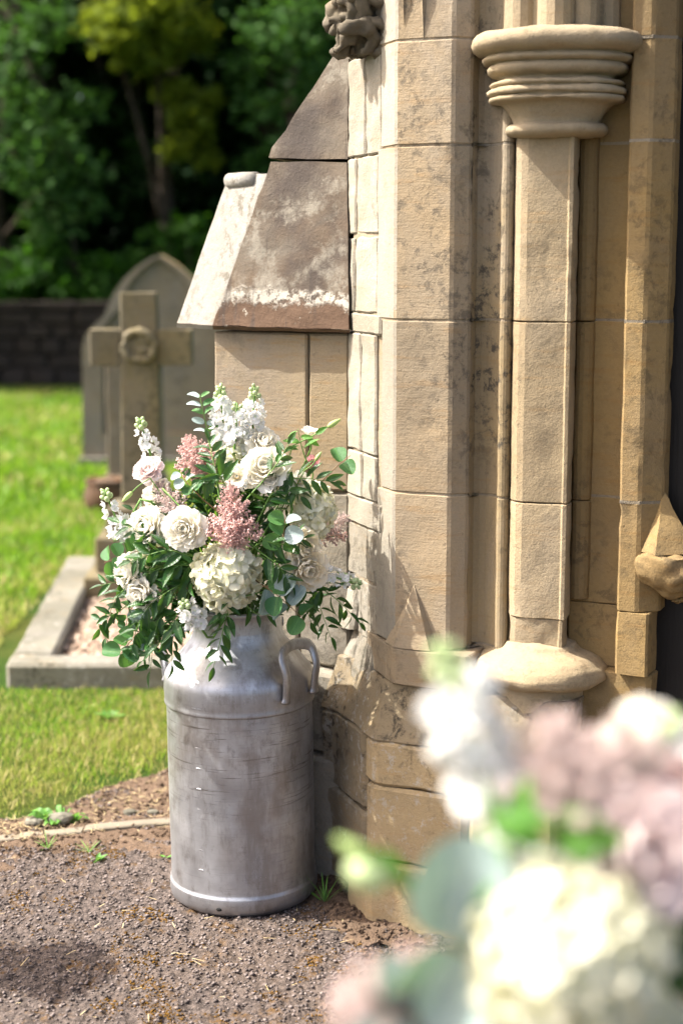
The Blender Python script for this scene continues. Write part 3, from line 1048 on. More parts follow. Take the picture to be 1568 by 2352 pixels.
# buttress to the left
butt = section('buttress')
Wd = 0.355
QB = lambda u, v=0.0: pt(Q0, -u, v)
stones = [(-0.0, 0.102, 0.925, 1.297), (0.107, Wd, 0.925, 1.297), (0.0, 0.20, 0.72, 0.925), (0.205, Wd, 0.72, 0.925), (0.0, 0.13, 0.50, 0.72), (0.135, Wd, 0.50, 0.72)]
for a, b, z0, z1 in stones:
    rough_ = z1 < 0.93
    poly = [QB(b), QB(a), QB(a, 0.24), QB(b, 0.24)]
    sblock('stone_block', poly, z0, z1, M_BUTT if not rough_ else M_RUBBLE, butt, rough_amp=0.008 if rough_ else 0.002, rscale=14, gap=0.003, bev=0.005)
sblock('mortar_core', [QB(Wd - 0.015, 0.012), QB(0.0, 0.012), QB(0.0, 0.22), QB(Wd - 0.015, 0.22)], 0.1, 1.296, M_MORTAR, butt)
for a, b, z0, z1, d in ((-0.02, 0.16, 0.30, 0.50, 0.05), (0.165, 0.40, 0.30, 0.50, 0.05), (-0.02, 0.22, -0.05, 0.30, 0.075), (0.225, 0.43, -0.05, 0.30, 0.075)):
    sblock('rubble_stone', [QB(b, -d), QB(a, -d), QB(a, 0.2), QB(b, 0.2)], z0, z1, M_RUBBLE, butt, rough_amp=0.012, rscale=11, cut=0.012, bev=0.01)

# sloping weathered cap: a brown face towards the path, a pale slope to the left
capY = Q0.y
BACK = Vector((-0.60, 0.80, 0))


def on_plane(x, y, off=0.0):
    """point seen at a picture place on the upright plane of the buttress front, moved out by off"""
    P0 = QB(0, -off); d = U
    a, b = (x - 784) / FPX, (1176 - y) / FPX
    fy = math.cos(PITCH) + b * math.sin(PITCH); fz = -math.sin(PITCH) + b * math.cos(PITCH)
    det = -a * d.y + d.x * fy
    t = (-P0.x * d.y + d.x * P0.y) / det
    return Vector((a * t, fy * t, CAMH + fz * t))


def slab(name, front, back_off, mat_f, mat_s, mat_b, sec, rough_amp=0.003, slopes=(), cuts=10):
    """thick stone with a traced front; edges listed in `slopes` carry mat_s"""
    n = len(front)
    bk = [p + back_off for p in front]
    V = front + bk
    F = [tuple(range(n))] + [tuple(range(2 * n - 1, n - 1, -1))] + [(i, i + n, (i + 1) % n + n, (i + 1) % n) for i in range(n)]
    me = mesh(name, V, F)
    for mm in (mat_f, mat_s): me.materials.append(mm)
    for i in slopes: me.polygons[2 + i].material_index = 1
    me = fix(me)
    bm = bmesh.new(); bm.from_mesh(me)
    bmesh.ops.triangulate(bm, faces=bm.faces)
    for k in range(4):
        es = [e for e in bm.edges if e.calc_length() > 0.035]
        if not es: break
        bmesh.ops.subdivide_edges(bm, edges=es, cuts=1)
        bmesh.ops.triangulate(bm, faces=bm.faces)
    bm.normal_update(); bm.to_mesh(me); bm.free()
    roughen(me, rough_amp, 14, 2.2)
    me.polygons.foreach_set('use_smooth', [True] * len(me.polygons))
    try:
        me.set_sharp_from_angle(angle=rad(35))
    except Exception:
        pass
    o = wpart(name, me, church); o.parent = sec
    return o


lean = lambda y: 0.030 - 0.05 * (750 - y) / 640        # the brown face leans back a little as it rises
cp = lambda x, y: on_plane(x, y, lean(y))
lx = lambda y: 622 - (y - 372) * (622 - 489) / 375
low = [cp(489, 747), cp(801, 757), cp(797, 372), cp(622, 372)] + [cp(lx(y), y) for y in (450, 540, 620, 700)]
slab('cap_stone', low, Vector((0.03, 0.16, 0)), M_CAP, M_CAP, None, butt, rough_amp=0.004)
hip = [(lx(y) + 4, y) for y in (398, 470, 560, 650, 747)]
cop = [cp(x, y) + BACK * 0.006 for x, y in hip] + [cp(x + 46, y) + BACK * 0.006 for x, y in reversed(hip)]
slab('coping_stone', cop, BACK * 0.165, M_COPING, M_COPING, None, butt, rough_amp=0.0025)
up = [cp(617, 362), cp(799, 365), cp(797, 20), cp(812, 20), cp(775, 108), cp(706, 215), cp(655, 300)]
up = [cp(617, 362), cp(799, 366), cp(799, 70), cp(787, 92), cp(772, 118), cp(706, 218), cp(655, 300), cp(624, 340)]
slab('cap_stone', up, Vector((0.03, 0.16, 0)), M_CAP, M_COPING, None, butt, slopes=(2, 3, 4, 5, 6, 7), rough_amp=0.004)
# drip edge under the cap
dr = [cp(421, 751), cp(489, 751), cp(801, 762), cp(801, 768), cp(489, 758), cp(424, 756)]
dr0 = [on_plane(489, 748, 0.034), on_plane(803, 758, 0.034), on_plane(803, 765, 0.02), on_plane(489, 757, 0.02)]
slab('drip_course', dr0, BACK * 0.165 + Vector((0, 0, 0)), M_CAP, M_COPING, None, butt, slopes=(3,), rough_amp=0.002)
# roll along the head of the pale slope
ra = cp(619, 409) + BACK * 0.0; rb = cp(619, 409) + BACK * 0.167
v, f = tube([ra.lerp(rb, 0.33), ra.lerp(rb, 0.66), rb], [0.017, 0.0185, 0.018, 0.0165], 14)
me = fix(mesh('roll', v, f, M_COPING, True)); roughen(me, 0.002, 25)
o = wpart('roll', me, church); o.parent = butt
# body of wall behind the buttress so that the place goes on round the corner
sblock('wall_core', [QB(0.02, 0.10), QB(-0.25, 0.10), QB(-0.6, 1.6), QB(0.0, 1.6)], -0.05, ZTOP - 0.01, M_RUBBLE, rub, seg=0.12)

# hollow moulding and roll between pier and shaft
hol = section('hollow_moulding')
HC = Cp
cv = [(0.0, 0.006), (0.002, 0.032), (0.012, 0.040), (0.026, 0.042), (0.040, 0.038), (0.052, 0.031), (0.059, 0.024)]
for k in range(9):
    a = math.pi * (1.05 - k / 8 * 1.15)
    cv.append((0.0735 + 0.0135 * math.cos(a), 0.019 - 0.0135 * math.sin(a)))
cv += [(0.0865, 0.045), (0.088, 0.12), (0.0, 0.12)]
hp = [pt(HC, a, b) for a, b in cv]
hz = [0.42, 0.630, 0.962, 1.339, 1.702, ZTOP]
for i in range(5):
    if i: sblock('mortar_joint', inset(hp, 0.0015), hz[i] - 0.003, hz[i] + 0.003, M_MORTAR, hol, gap=0, bev=0.0005, rough_amp=0.0005, cut=0.0)
    sblock('moulded_stone', hp, hz[i], hz[i + 1], M_HOLLOW, hol, seg=0.012, cut=0.001, gap=0.0012, bev=0.0025, rough_amp=0.0012)

# shaft
SX = pt(A0, 0.31, 0.075)
shaft = section('nook_shaft')
sp_ = [(-0.060, 0.06), (-0.066, 0.030), (-0.0665, 0.005), (-0.064, -0.015), (-0.057, -0.030), (-0.045, -0.039), (-0.020, -0.047), (0.010, -0.055), (0.034, -0.061), (0.037, -0.066), (0.044, -0.067), (0.047, -0.062), (0.056, -0.038), (0.064, -0.012), (0.066, 0.06)]
sh = [Vector((SX.x + a, SX.y + b, 0)) for a, b in sp_]
rl = [Vector((SX.x + 0.087 + 0.0215 * math.cos(t), SX.y + 0.005 + 0.022 * math.sin(t), 0)) for t in [k * math.pi / 7 for k in range(14)]]
szz = [0.622, 0.958, 1.337, 1.722]
for i in range(3):
    zlo = szz[i]
    if i == 0:
        zlo = 0.708
        sblock('shaft_drum', [Vector((SX.x + a * 0.95, SX.y + b * 0.93 - 0.001, 0)) for a, b in sp_], szz[0], 0.7085, M_SHAFT, shaft, seg=0.010, cut=0.001, gap=0.0, bev=0.001, rough_amp=0.004, rscale=30)
    sblock('shaft_drum', sh, zlo, szz[i + 1], M_SHAFT, shaft, seg=0.012, cut=0.001, gap=0.001, bev=0.002, rough_amp=0.0014, rscale=22, spall=0.004)
    sblock('side_roll', rl, szz[i] + (0.12 if i == 0 else 0), szz[i + 1], M_JAMB, shaft, seg=0.012, cut=0.001, gap=0.001, bev=0.002, rough_amp=0.002)
# worn scar near the foot of the shaft: a paler, spalled collar
scar = [Vector((SX.x + a * 0.93, SX.y + b * 0.93 - 0.003, 0)) for a, b in sp_]
# capital and base
cz = lambda y: at(1251, y, SX.y - 0.02).z
cx = Vector((SX.x + 0.016, SX.y, 0))
capprof = [(0.06, cz(60)), (0.150, cz(78)), (0.174, cz(84)), (0.182, cz(94)), (0.184, cz(106)), (0.181, cz(116)), (0.172, cz(124)), (0.160, cz(129)), (0.152, cz(131)), (0.151, cz(133)), (0.157, cz(135)), (0.161, cz(139)), (0.159, cz(145)), (0.151, cz(149)), (0.142, cz(150)), (0.141, cz(152)), (0.146, cz(154)), (0.150, cz(160)),
           (0.149, cz(168)), (0.142, cz(175)), (0.130, cz(179)), (0.122, cz(182)), (0.122, cz(186)), (0.130, cz(189)), (0.141, cz(192)), (0.146, cz(197)), (0.142, cz(202)), (0.135, cz(203.5)), (0.136, cz(205)), (0.144, cz(207)), (0.150, cz(213)), (0.149, cz(220)), (0.142, cz(223)), (0.137, cz(224)), (0.139, cz(226)), (0.145, cz(228)), (0.147, cz(233)),
           (0.141, cz(238)), (0.122, cz(240)), (0.114, cz(246)), (0.105, cz(258)), (0.097, cz(271)), (0.092, cz(283)), (0.093, cz(286)), (0.102, cz(288)), (0.108, cz(293)), (0.110, cz(300)), (0.107, cz(308)), (0.098, cz(314)), (0.082, cz(316)), (0.078, cz(318)), (0.05, cz(319))]


def squircle(V, c, ang, k=0.06):
    """give a turned stone a slightly faceted, keeled plan like the shaft under it"""
    out = []
    for v in V:
        d = Vector((v.x - c.x, v.y - c.y, 0)); a = math.atan2(d.y, d.x) - ang
        s = 1 + k * math.cos(a * 4) * 0.5
        out.append(Vector((c.x + d.x * s, c.y + d.y * s * 0.97, v.z)))
    return out


v, f = lathe(capprof, 128, Matrix.Translation(cx))
v = squircle(v, cx, rad(-52), 0.10)
me = fix(mesh('capital', v, f, M_SHAFT, True)); roughen(me, 0.003, 14, 6, spall=0.003); roughen(me, 0.0016, 50, 16)
o = wpart('capital', me, church)
baseprof = [(0.05, cz(1470)), (0.076, cz(1476)), (0.086, cz(1488)), (0.104, cz(1497)), (0.128, cz(1508)), (0.143, cz(1522)), (0.148, cz(1537)), (0.146, cz(1549)), (0.136, cz(1559)), (0.118, cz(1566)), (0.100, cz(1571)), (0.096, cz(1580)), (0.096, cz(1640)), (0.098, cz(1700)), (0.05, cz(1702))]
bp_ = []
for (r0_, z0_), (r1_, z1_) in zip(baseprof[:-1], baseprof[1:]):
    for q_ in range(3): bp_.append((r0_ + (r1_ - r0_) * q_ / 3, z0_ + (z1_ - z0_) * q_ / 3))
baseprof = bp_ + [baseprof[-1]]
v, f = lathe(baseprof, 64, Matrix.Translation(cx + Vector((-0.010, 0.004, 0))))
me = fix(mesh('shaft_base', v, f, M_SHAFT, True)); roughen(me, 0.006, 11, 9)
roughen(me, 0.003, 34, 19, spall=0.004)
wpart('shaft_base', me, church)
sblock('base_drum', [Vector((cx.x + 0.12 * math.cos(t), cx.y + 0.02 + 0.12 * math.sin(t), 0)) for t in [k * math.pi / 8 for k in range(16)]], 0.14, cz(1690), M_PLINTHF, plinth, rough_amp=0.003)
# arch mouldings springing from the capital
ar = section('arch_moulding')
for (a, b, r) in ((-0.075, -0.005, 0.030), (-0.012, -0.055, 0.033), (0.045, -0.045, 0.028), (0.098, 0.0, 0.028)):
    c = Vector((cx.x + a, cx.y + b, 0))
    pl = [c + Vector((r * 1.15 * math.cos(t), r * 1.3 * math.sin(t), 0)) for t in [k * math.pi / 7 for k in range(14)]]
    sblock('arch_roll', pl, cz(95), ZTOP, M_SHAFT, ar, seg=0.012, cut=0.001, rough_amp=0.001)
sblock('arch_core', [cx + Vector((-0.11, 0.0, 0)), cx + Vector((-0.03, -0.055, 0)), cx + Vector((0.07, -0.05, 0)), cx + Vector((0.12, 0.0, 0)), cx + Vector((0.12, 0.12, 0)), cx + Vector((-0.11, 0.12, 0))], cz(93), ZTOP, M_SHAFT, ar)

# inner jamb to the right of the shaft
jam = section('door_jamb')
J0 = pt(SX, 0.050, 0.040)


def on_line(px, P0, d, y=738):
    a, b = (px - 784) / FPX, (1176 - y) / FPX
    fy = math.cos(PITCH) + b * math.sin(PITCH)
    t = (-P0.x * d.y + d.x * P0.y) / (-a * d.y + d.x * fy)
    return Vector((a * t, fy * t, 0))


JP = pt(SX, 0.0, -0.022)
j1, j2 = on_line(1432, JP, U), on_line(1480, JP, U)
CH2D = (U * 0.75 + Vv * 0.66).normalized()
j3 = on_line(1536, j2, CH2D)
jp = [J0, pt(j1, 0, 0.062), j1, j2, j3, j3 + Vv * 0.10, pt(J0, 0.0, 0.14)]
k2 = on_line(1487, JP, U, 1450)
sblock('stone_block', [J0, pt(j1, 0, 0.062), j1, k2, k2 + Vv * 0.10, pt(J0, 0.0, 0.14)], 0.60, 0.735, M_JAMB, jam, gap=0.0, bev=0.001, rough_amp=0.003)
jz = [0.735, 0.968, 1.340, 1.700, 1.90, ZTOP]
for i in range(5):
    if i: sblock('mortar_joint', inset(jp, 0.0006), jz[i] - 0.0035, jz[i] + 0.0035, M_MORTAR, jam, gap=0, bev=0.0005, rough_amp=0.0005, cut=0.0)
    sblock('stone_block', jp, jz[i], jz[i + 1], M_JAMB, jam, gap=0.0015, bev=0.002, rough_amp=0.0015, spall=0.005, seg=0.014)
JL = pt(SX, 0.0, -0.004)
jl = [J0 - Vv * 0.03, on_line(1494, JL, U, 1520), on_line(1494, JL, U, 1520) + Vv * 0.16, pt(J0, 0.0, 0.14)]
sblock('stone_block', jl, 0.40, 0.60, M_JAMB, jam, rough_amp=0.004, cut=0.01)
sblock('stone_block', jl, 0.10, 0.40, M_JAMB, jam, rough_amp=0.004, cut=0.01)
# worn corbel and pyramid stop on the jamb
pc = Vector((*(j3 + U * 0.008 - Vv * 0.008).xy, 0))
pj = lambda y: at(1500, y, pc.y - 0.03).z
bz = pj(1272)
w = 0.052
V = [Vector((pc.x - 0.004, pc.y + 0.02, pj(1132)))] + [Vector((pc.x + a, pc.y + b, bz)) for a, b in ((-w * 1.08, 0.012), (-0.03, -w * 0.95), (w * 1.15, -0.035), (w * 1.0, 0.06), (-w, 0.06))]
me = fix(mesh('pyramid_stop', V, [(0, 1, 2), (0, 2, 3), (0, 3, 4), (0, 4, 5), (0, 5, 1), (5, 4, 3, 2, 1)], M_JAMB))
bm = bmesh.new(); bm.from_mesh(me); bmesh.ops.triangulate(bm, faces=bm.faces); bmesh.ops.subdivide_edges(bm, edges=bm.edges, cuts=6, use_grid_fill=True); bm.normal_update(); bm.to_mesh(me); bm.free()
roughen(me, 0.003, 30, 4)
me.polygons.foreach_set('use_smooth', [True] * len(me.polygons)); me.set_sharp_from_angle(angle=rad(28))
o = wpart('pyramid_stop', me, church); o.parent = jam
bm = bmesh.new(); bmesh.ops.create_uvsphere(bm, u_segments=56, v_segments=40, radius=1)
for v in bm.verts:
    c = v.co.copy()
    zz = c.z
    s = 0.076 if zz > 0 else 0.076 * (1 - 0.25 * zz * zz)
    v.co = Vector((c.x * s * (1.35 if c.x > 0 else 1.05), c.y * s * 0.95, (max(-1, min(0.22 + 0.06 * nz(c, 3, 2), zz)) * 0.082)))
me = bpy.data.meshes.new('corbel'); bm.to_mesh(me); bm.free(); me.materials.append(M_JAMB)
for v in me.vertices: v.co += Vector((pc.x + 0.022, pc.y - 0.002, pj(1296)))
me.update(); roughen(me, 0.017, 13, 12, 0.55)
me.polygons.foreach_set('use_smooth', [True] * len(me.polygons))
o = wpart('corbel', me, church); o.parent = jam

# door of dark boards, deep in the shade
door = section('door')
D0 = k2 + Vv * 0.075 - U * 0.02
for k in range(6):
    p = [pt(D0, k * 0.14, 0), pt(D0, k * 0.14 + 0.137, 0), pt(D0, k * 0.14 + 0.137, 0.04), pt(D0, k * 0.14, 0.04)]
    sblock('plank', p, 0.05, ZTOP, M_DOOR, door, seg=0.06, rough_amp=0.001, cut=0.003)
# the wall over and beside the door, out of the picture
sblock('wall_core', [pt(D0, -0.35, 0.06), pt(D0, 1.4, 0.06), pt(D0, 1.4, 0.3), pt(D0, -0.35, 0.3)], -0.05, ZTOP, M_JAMB, door, seg=0.15)
FARJ = pt(D0, 0.84, -0.02)
sblock('stone_block', [FARJ, pt(FARJ, 0.14, -0.14), pt(FARJ, 0.55, -0.14), pt(FARJ, 0.55, 0.07), pt(FARJ, 0.0, 0.07)], -0.05, ZTOP, M_JAMB, jam, seg=0.06)
sblock('door_step', [pt(A0, 0.42, 0.0), pt(A0, 1.45, 0.0), pt(A0, 1.45, 0.30), pt(A0, 0.42, 0.30)], -0.05, 0.10, M_PLINTHF, plinth, seg=0.05)

# the wall above the doorway
upw = section('upper_wall')
sblock('wall_core', [A0, pt(A0, 2.3, 0.0), pt(A0, 2.3, 1.3), QB(0.0, 1.3), QB(0.0, 0.05)], ZTOP + 0.002, 5.6, M_PIER, upw, seg=0.3, rough_amp=0.004)
sblock('wall_core', [pt(A0, 1.42, 0.0), pt(A0, 2.3, 0.0), pt(A0, 2.3, 0.3), pt(A0, 1.42, 0.3)], -0.05, ZTOP, M_PIER, upw, seg=0.3, rough_amp=0.004)
# carved leafy stop at the end of the hood mould
boss = section('carved_boss')
bc = at(822, 30, 3.60)
rr = random.Random(5)


def blob(c, s, nseg=2, amp=0.25, seed=0.0, rot=None):
    bm = bmesh.new(); bmesh.ops.create_icosphere(bm, subdivisions=nseg, radius=1)
    out = []
    for v in bm.verts:
        k = 1 + amp * nz(v.co, 1.6, seed)
        p = Vector((v.co.x * s[0], v.co.y * s[1], v.co.z * s[2])) * k
        if rot: p = rot @ p
        out.append(c + p)
    fs = [tuple(v.index for v in f.verts) for f in bm.faces]
    bm.free()
    return out, fs


def ridge(me, amp, scale, seed):
    for v in me.vertices:
        d = (0.55 - 2.2 * abs(nz(v.co, scale, seed))) * amp + (0.4 - 1.6 * abs(nz(v.co, scale * 2.3, seed + 4))) * amp * 0.4
        v.co = v.co + v.normal * d
    me.update()
    return me


pv, pf = blob(bc + Vector((0, 0.01, 0.0)), (0.060, 0.05, 0.088), 5, 0.2, 1.0)
me = fix(mesh('boss_core', pv, pf, M_BOSS, True)); ridge(me, 0.030, 17, 8); roughen(me, 0.003, 90, 3)
o = wpart('boss_core', me, church); o.parent = boss
for k, (px, py, dy, sx, sz, a) in enumerate(((778, 60, -0.035, 0.022, 0.042, 0.3), (812, 92, -0.05, 0.036, 0.022, -0.2), (852, 84, -0.045, 0.034, 0.024, 0.5), (842, 30, -0.05, 0.030, 0.034, -0.5), (795, 20, -0.045, 0.028, 0.030, 0.6),
                                              (868, 50, -0.03, 0.020, 0.040, -0.2), (763, 20, -0.01, 0.018, 0.045, 0.1), (762, 88, -0.005, 0.024, 0.026, 0.4), (825, -20, -0.04, 0.04, 0.03, 0.3))):
    c = at(px, py, 3.60 + dy)
    # a curled leaf lobe: thick strip rolled over at the tip
    pts = [c + Matrix.Rotation(a, 3, 'Y') @ Vector((sx * 1.3 * math.cos(t), -0.018 * math.sin(t * 0.9), sz * 1.2 * math.sin(t))) for t in [i * 0.42 for i in range(-3, 6)]]
    rdd = [0.008, 0.013, 0.017, 0.019, 0.019, 0.018, 0.016, 0.012, 0.006]
    v, f = tube(pts, [r_ * 0.95 for r_ in rdd], 10)
    me = fix(mesh('carved_leaf', v, f, M_BOSS, True))
    bm = bmesh.new(); bm.from_mesh(me); bmesh.ops.subdivide_edges(bm, edges=bm.edges, cuts=1, use_grid_fill=True); bm.normal_update(); bm.to_mesh(me); bm.free()
    ridge(me, 0.010, 30, k)
    me.polygons.foreach_set('use_smooth', [True] * len(me.polygons))
    o = wpart('carved_leaf', me, church); o.parent = boss
hm = [at(760, 8, 3.62), at(760, -120, 3.62), at(765, -300, 3.62)]
v, f = tube([at(815, -30, 3.62), at(812, -160, 3.62), at(815, -320, 3.62)], 0.055, 14)
o = wpart('hood_mould', fix(mesh('hood_mould', v, f, M_RUBBLE, True)), church); o.parent = boss
for e in (upw, pier, plinth, rub, butt, hol, shaft, ar, jam, door, boss):
    for ch in e.children:
        ch.matrix_local = Matrix.Identity(4)
    e.matrix_local = Matrix.Translation(-ROOTLOC[church.name])

# ------------------------------------------------------------------ milk churns
def text_free_marks(root, ax):
    pass


def make_churn(loc, lean, yaw, label):
    root = empty('milk_churn', loc)
    tag(root, label, 'milk churn', 'milk churns holding flowers')
    root.rotation_euler = (lean[0], lean[1], yaw)
    prof = [(0.0, 0.006), (0.120, 0.006), (0.150, 0.003), (0.160, 0.004), (0.1685, 0.012), (0.1715, 0.024), (0.1718, 0.044), (0.1712, 0.047), (0.1688, 0.050), (0.1683, 0.055),
            (0.1675, 0.12), (0.1678, 0.2), (0.1672, 0.28), (0.1678, 0.36), (0.1675, 0.44), (0.1675, 0.470)]
    p2 = [(0.1680, 0.466), (0.1712, 0.4675), (0.1725, 0.471), (0.1712, 0.475), (0.1716, 0.485), (0.1722, 0.50), (0.1720, 0.520), (0.1705, 0.531), (0.166, 0.541), (0.157, 0.552), (0.143, 0.569), (0.128, 0.587), (0.116, 0.602), (0.108, 0.613), (0.103, 0.625), (0.1005, 0.638)]
    p3 = [(0.1005, 0.6375), (0.0995, 0.648), (0.0990, 0.662), (0.0995, 0.674), (0.1030, 0.6775), (0.1055, 0.6815), (0.1050, 0.686), (0.1010, 0.6885), (0.0965, 0.687), (0.0950, 0.68), (0.0945, 0.60), (0.11, 0.56)]
    rr = random.Random(3)

    def dent(V):
        out = []
        for v in V:
            a = math.atan2(v.y, v.x); r = math.hypot(v.x, v.y)
            k = 0.0012 * nz((math.cos(a), math.sin(a), v.z * 4), 1.7, 4) + 0.0007 * nz((math.cos(a), math.sin(a), v.z * 6), 4.5, 1)
            # a soft crease down the front of the body
            k -= 0.0025 * math.exp(-((a + 1.35) / 0.10) ** 2) * math.exp(-((v.z - 0.16) / 0.05) ** 2)
            k -= 0.0022 * math.exp(-((a + 1.60) / 0.12) ** 2) * math.exp(-((v.z - 0.11) / 0.05) ** 2)
            s = 1 + (k / r if r > 0.09 else 0)
            out.append(Vector((v.x * s, v.y * s, v.z)))
        return out
    for nm, pr in (('body', prof), ('shoulder', p2), ('neck', p3)):
        fine = []
        for i in range(len(pr) - 1):
            (r0, z0), (r1, z1) = pr[i], pr[i + 1]
            m_ = max(1, int(abs(z1 - z0) / 0.012))
            for j in range(m_): fine.append((r0 + (r1 - r0) * j / m_, z0 + (z1 - z0) * j / m_))
        fine.append(pr[-1])
        v, f = lathe(fine, 96)
        me = fix(mesh(nm, dent(v), f, M_CHURN, True))
        link(nm, me, root)
    # stamped marks up the body, one above the other
    for k in range(7):
        z = 0.395 - k * 0.0476
        a0 = rad(-90 - 30.5)
        bm = bmesh.new(); bmesh.ops.create_icosphere(bm, subdivisions=2, radius=1)
        for v in bm.verts: v.co = Vector((v.co.x * 0.0078, v.co.y * 0.0007, v.co.z * 0.0020))
        me = bpy.data.meshes.new('stamped_mark'); bm.to_mesh(me); bm.free(); me.materials.append(M_CHURN)
        me.polygons.foreach_set('use_smooth', [True] * len(me.polygons))
        link('stamped_mark', me, root, Matrix.Rotation(a0 + math.pi / 2, 4, 'Z') @ Matrix.Translation((0, -0.1671, z)))
    for da in (0.0, 0.08):
        bm = bmesh.new(); bmesh.ops.create_cube(bm, size=1)
        for v in bm.verts: v.co = Vector((v.co.x * 0.009, v.co.y * 0.0024, v.co.z * 0.0016))
        me = bpy.data.meshes.new('stamped_mark'); bm.to_mesh(me); bm.free(); me.materials.append(M_CHURN)
        link('stamped_mark', me, root, Matrix.Rotation(rad(-32) + da, 4, 'Z') @ Matrix.Translation((0, -0.1722, 0.487)))
    # drain slot in the foot rim
    bm = bmesh.new(); bmesh.ops.create_uvsphere(bm, u_segments=12, v_segments=8, radius=1)
    for v in bm.verts: v.co = Vector((v.co.x * 0.0075, v.co.y * 0.0030, v.co.z * 0.0045))
    me = bpy.data.meshes.new('drain_hole'); bm.to_mesh(me); bm.free(); me.materials.append(M_DARK)
    link('drain_hole', me, root, Matrix.Rotation(rad(-15.5), 4, 'Z') @ Matrix.Translation((0, -0.1705, 0.024)))
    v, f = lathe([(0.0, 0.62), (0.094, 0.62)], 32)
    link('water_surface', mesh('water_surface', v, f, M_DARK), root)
    # rivet plates on the neck and chain ring
    for a in (rad(-27), rad(150)):
        v, f = lathe([(0.0, 0.004), (0.004, 0.0035), (0.006, 0.001), (0.010, 0.0005), (0.010, -0.002)], 14)
        link('rivet', fix(mesh('rivet', v, f, M_CHURN, True)), root, Matrix.Rotation(a, 4, 'Z') @ Matrix.Translation((0, -0.0995, 0.652)) @ Matrix.Rotation(rad(90), 4, 'X'))
    ring = [Vector((0.010 * math.cos(t), 0.0, 0.010 * math.sin(t))) for t in [k * math.pi / 8 for k in range(17)]]
    v, f = tube(ring, 0.0016, 6, False)
    link('chain_ring', mesh('chain_ring', v, f, M_CHURN, True), root, Matrix.Rotation(rad(97), 4, 'Z') @ Matrix.Translation((0, -0.103, 0.645)))
    # two side handles
    for a in (rad(55), rad(235)):
        H = Matrix.Rotation(a, 4, 'Z')
        prf = [(-0.052, -0.1735, 0.496), (-0.052, -0.1755, 0.512), (-0.053, -0.178, 0.535), (-0.056, -0.180, 0.562), (-0.057, -0.170, 0.592), (-0.048, -0.164, 0.606), (-0.028, -0.160, 0.613), (0.0, -0.158, 0.616),
               (0.028, -0.160, 0.613), (0.048, -0.164, 0.606), (0.057, -0.170, 0.592), (0.056, -0.180, 0.562), (0.053, -0.178, 0.535), (0.052, -0.1755, 0.512), (0.052, -0.1735, 0.496)]
        pts = catmull([H @ Vector(p) for p in prf], 48)
        rd = []
        for i in range(48):
            t = abs(i / 47 * 2 - 1)
            rd.append(0.0118 + (0.003 if t > 0.93 else 0.0) + (0.0015 if t < 0.3 else 0))
        v, f = tube(pts, rd, 12)
        rdir = (H @ Vector((0, -1, 0, 0))).xyz
        v = [Vector(q_) - rdir * (rdir.dot(Vector(q_) - pts[i_ // 12]) * 0.5) for i_, q_ in enumerate(v)]
        link('handle', fix(mesh('handle', v, f, M_CHURN, True)), root)
    return root


CH = Vector((-0.229, 3.60, 0.0))
churn = make_churn(CH, (0.012, -0.012, 0), 0, 'dull aluminium milk churn holding flowers, standing against the church plinth')
NECK = Vector((-0.237, 3.60, 0.66))

# ------------------------------------------------------------------ graves
def box_part(name, x0, x1, y0, y1, z0, z1, mat, root, rough_amp=0.004, seg=0.05, taper=0.0, **k):
    p = [Vector((x0, y0, 0)), Vector((x1, y0, 0)), Vector((x1, y1, 0)), Vector((x0, y1, 0))]
    p1 = None
    if taper: p1 = [Vector((x0 + taper, y0 + taper, 0)), Vector((x1 - taper, y0 + taper, 0)), Vector((x1 - taper, y1 - taper, 0)), Vector((x0 + taper, y1 - taper, 0))]
    return block(name, p, z0, z1, mat, root, poly1=p1, rough_amp=rough_amp, seg=seg, rscale=9, gap=0.0, **k)


kg = thing('grave_kerb', (-0.8, 5.5, 0), 'lichened stone kerb set round a gravelled grave behind the churn', 'grave kerb')
skew = Matrix(((1, -0.06, 0, 0), (0, 1, 0, 0), (0, 0, 1, 0), (0, 0, 0, 1)))


def sk(pts): return [Vector((x - (y - 5.4) * 0.062, y, 0)) for x, y in pts]


for pl in ([(-1.155, 5.40), (-0.37, 5.40), (-0.37, 5.54), (-1.155, 5.54)], [(-1.155, 5.545), (-1.005, 5.545), (-1.005, 7.30), (-1.155, 7.30)], [(-0.52, 5.545), (-0.37, 5.545), (-0.37, 7.30), (-0.52, 7.30)], [(-1.155, 7.305), (-0.37, 7.305), (-0.37, 7.42), (-1.155, 7.42)]):
    block('kerb_stone', sk(pl), -0.05, 0.085, M_KERB, kg, rough_amp=0.006, seg=0.05, rscale=9, cut=0.012, bev=0.012, gap=0)
P = []
while len(P) < 6500:
    x, y = R.uniform(-1.0, -0.53), R.uniform(5.55, 7.3)
    P.append((x - (y - 5.4) * 0.062, y, 0.022 + R.uniform(-0.008, 0.012)))
o = link('grave_gravel', chips('grave_gravel', P, 0.008, 0.019, M_GCHIP, 0.6)); tag(o, 'pinkish gravel filling the kerbed grave', 'gravel', kind='stuff')
gb = link('gravel_bed', mesh('gravel_bed', [Vector((p.x, p.y, 0.016)) for p in sk([(-1.02, 5.53), (-0.5, 5.53), (-0.5, 7.32), (-1.02, 7.32)])], [(0, 1, 2, 3)], M_SOIL)); tag(gb, 'earth under the grave gravel', kind='structure')

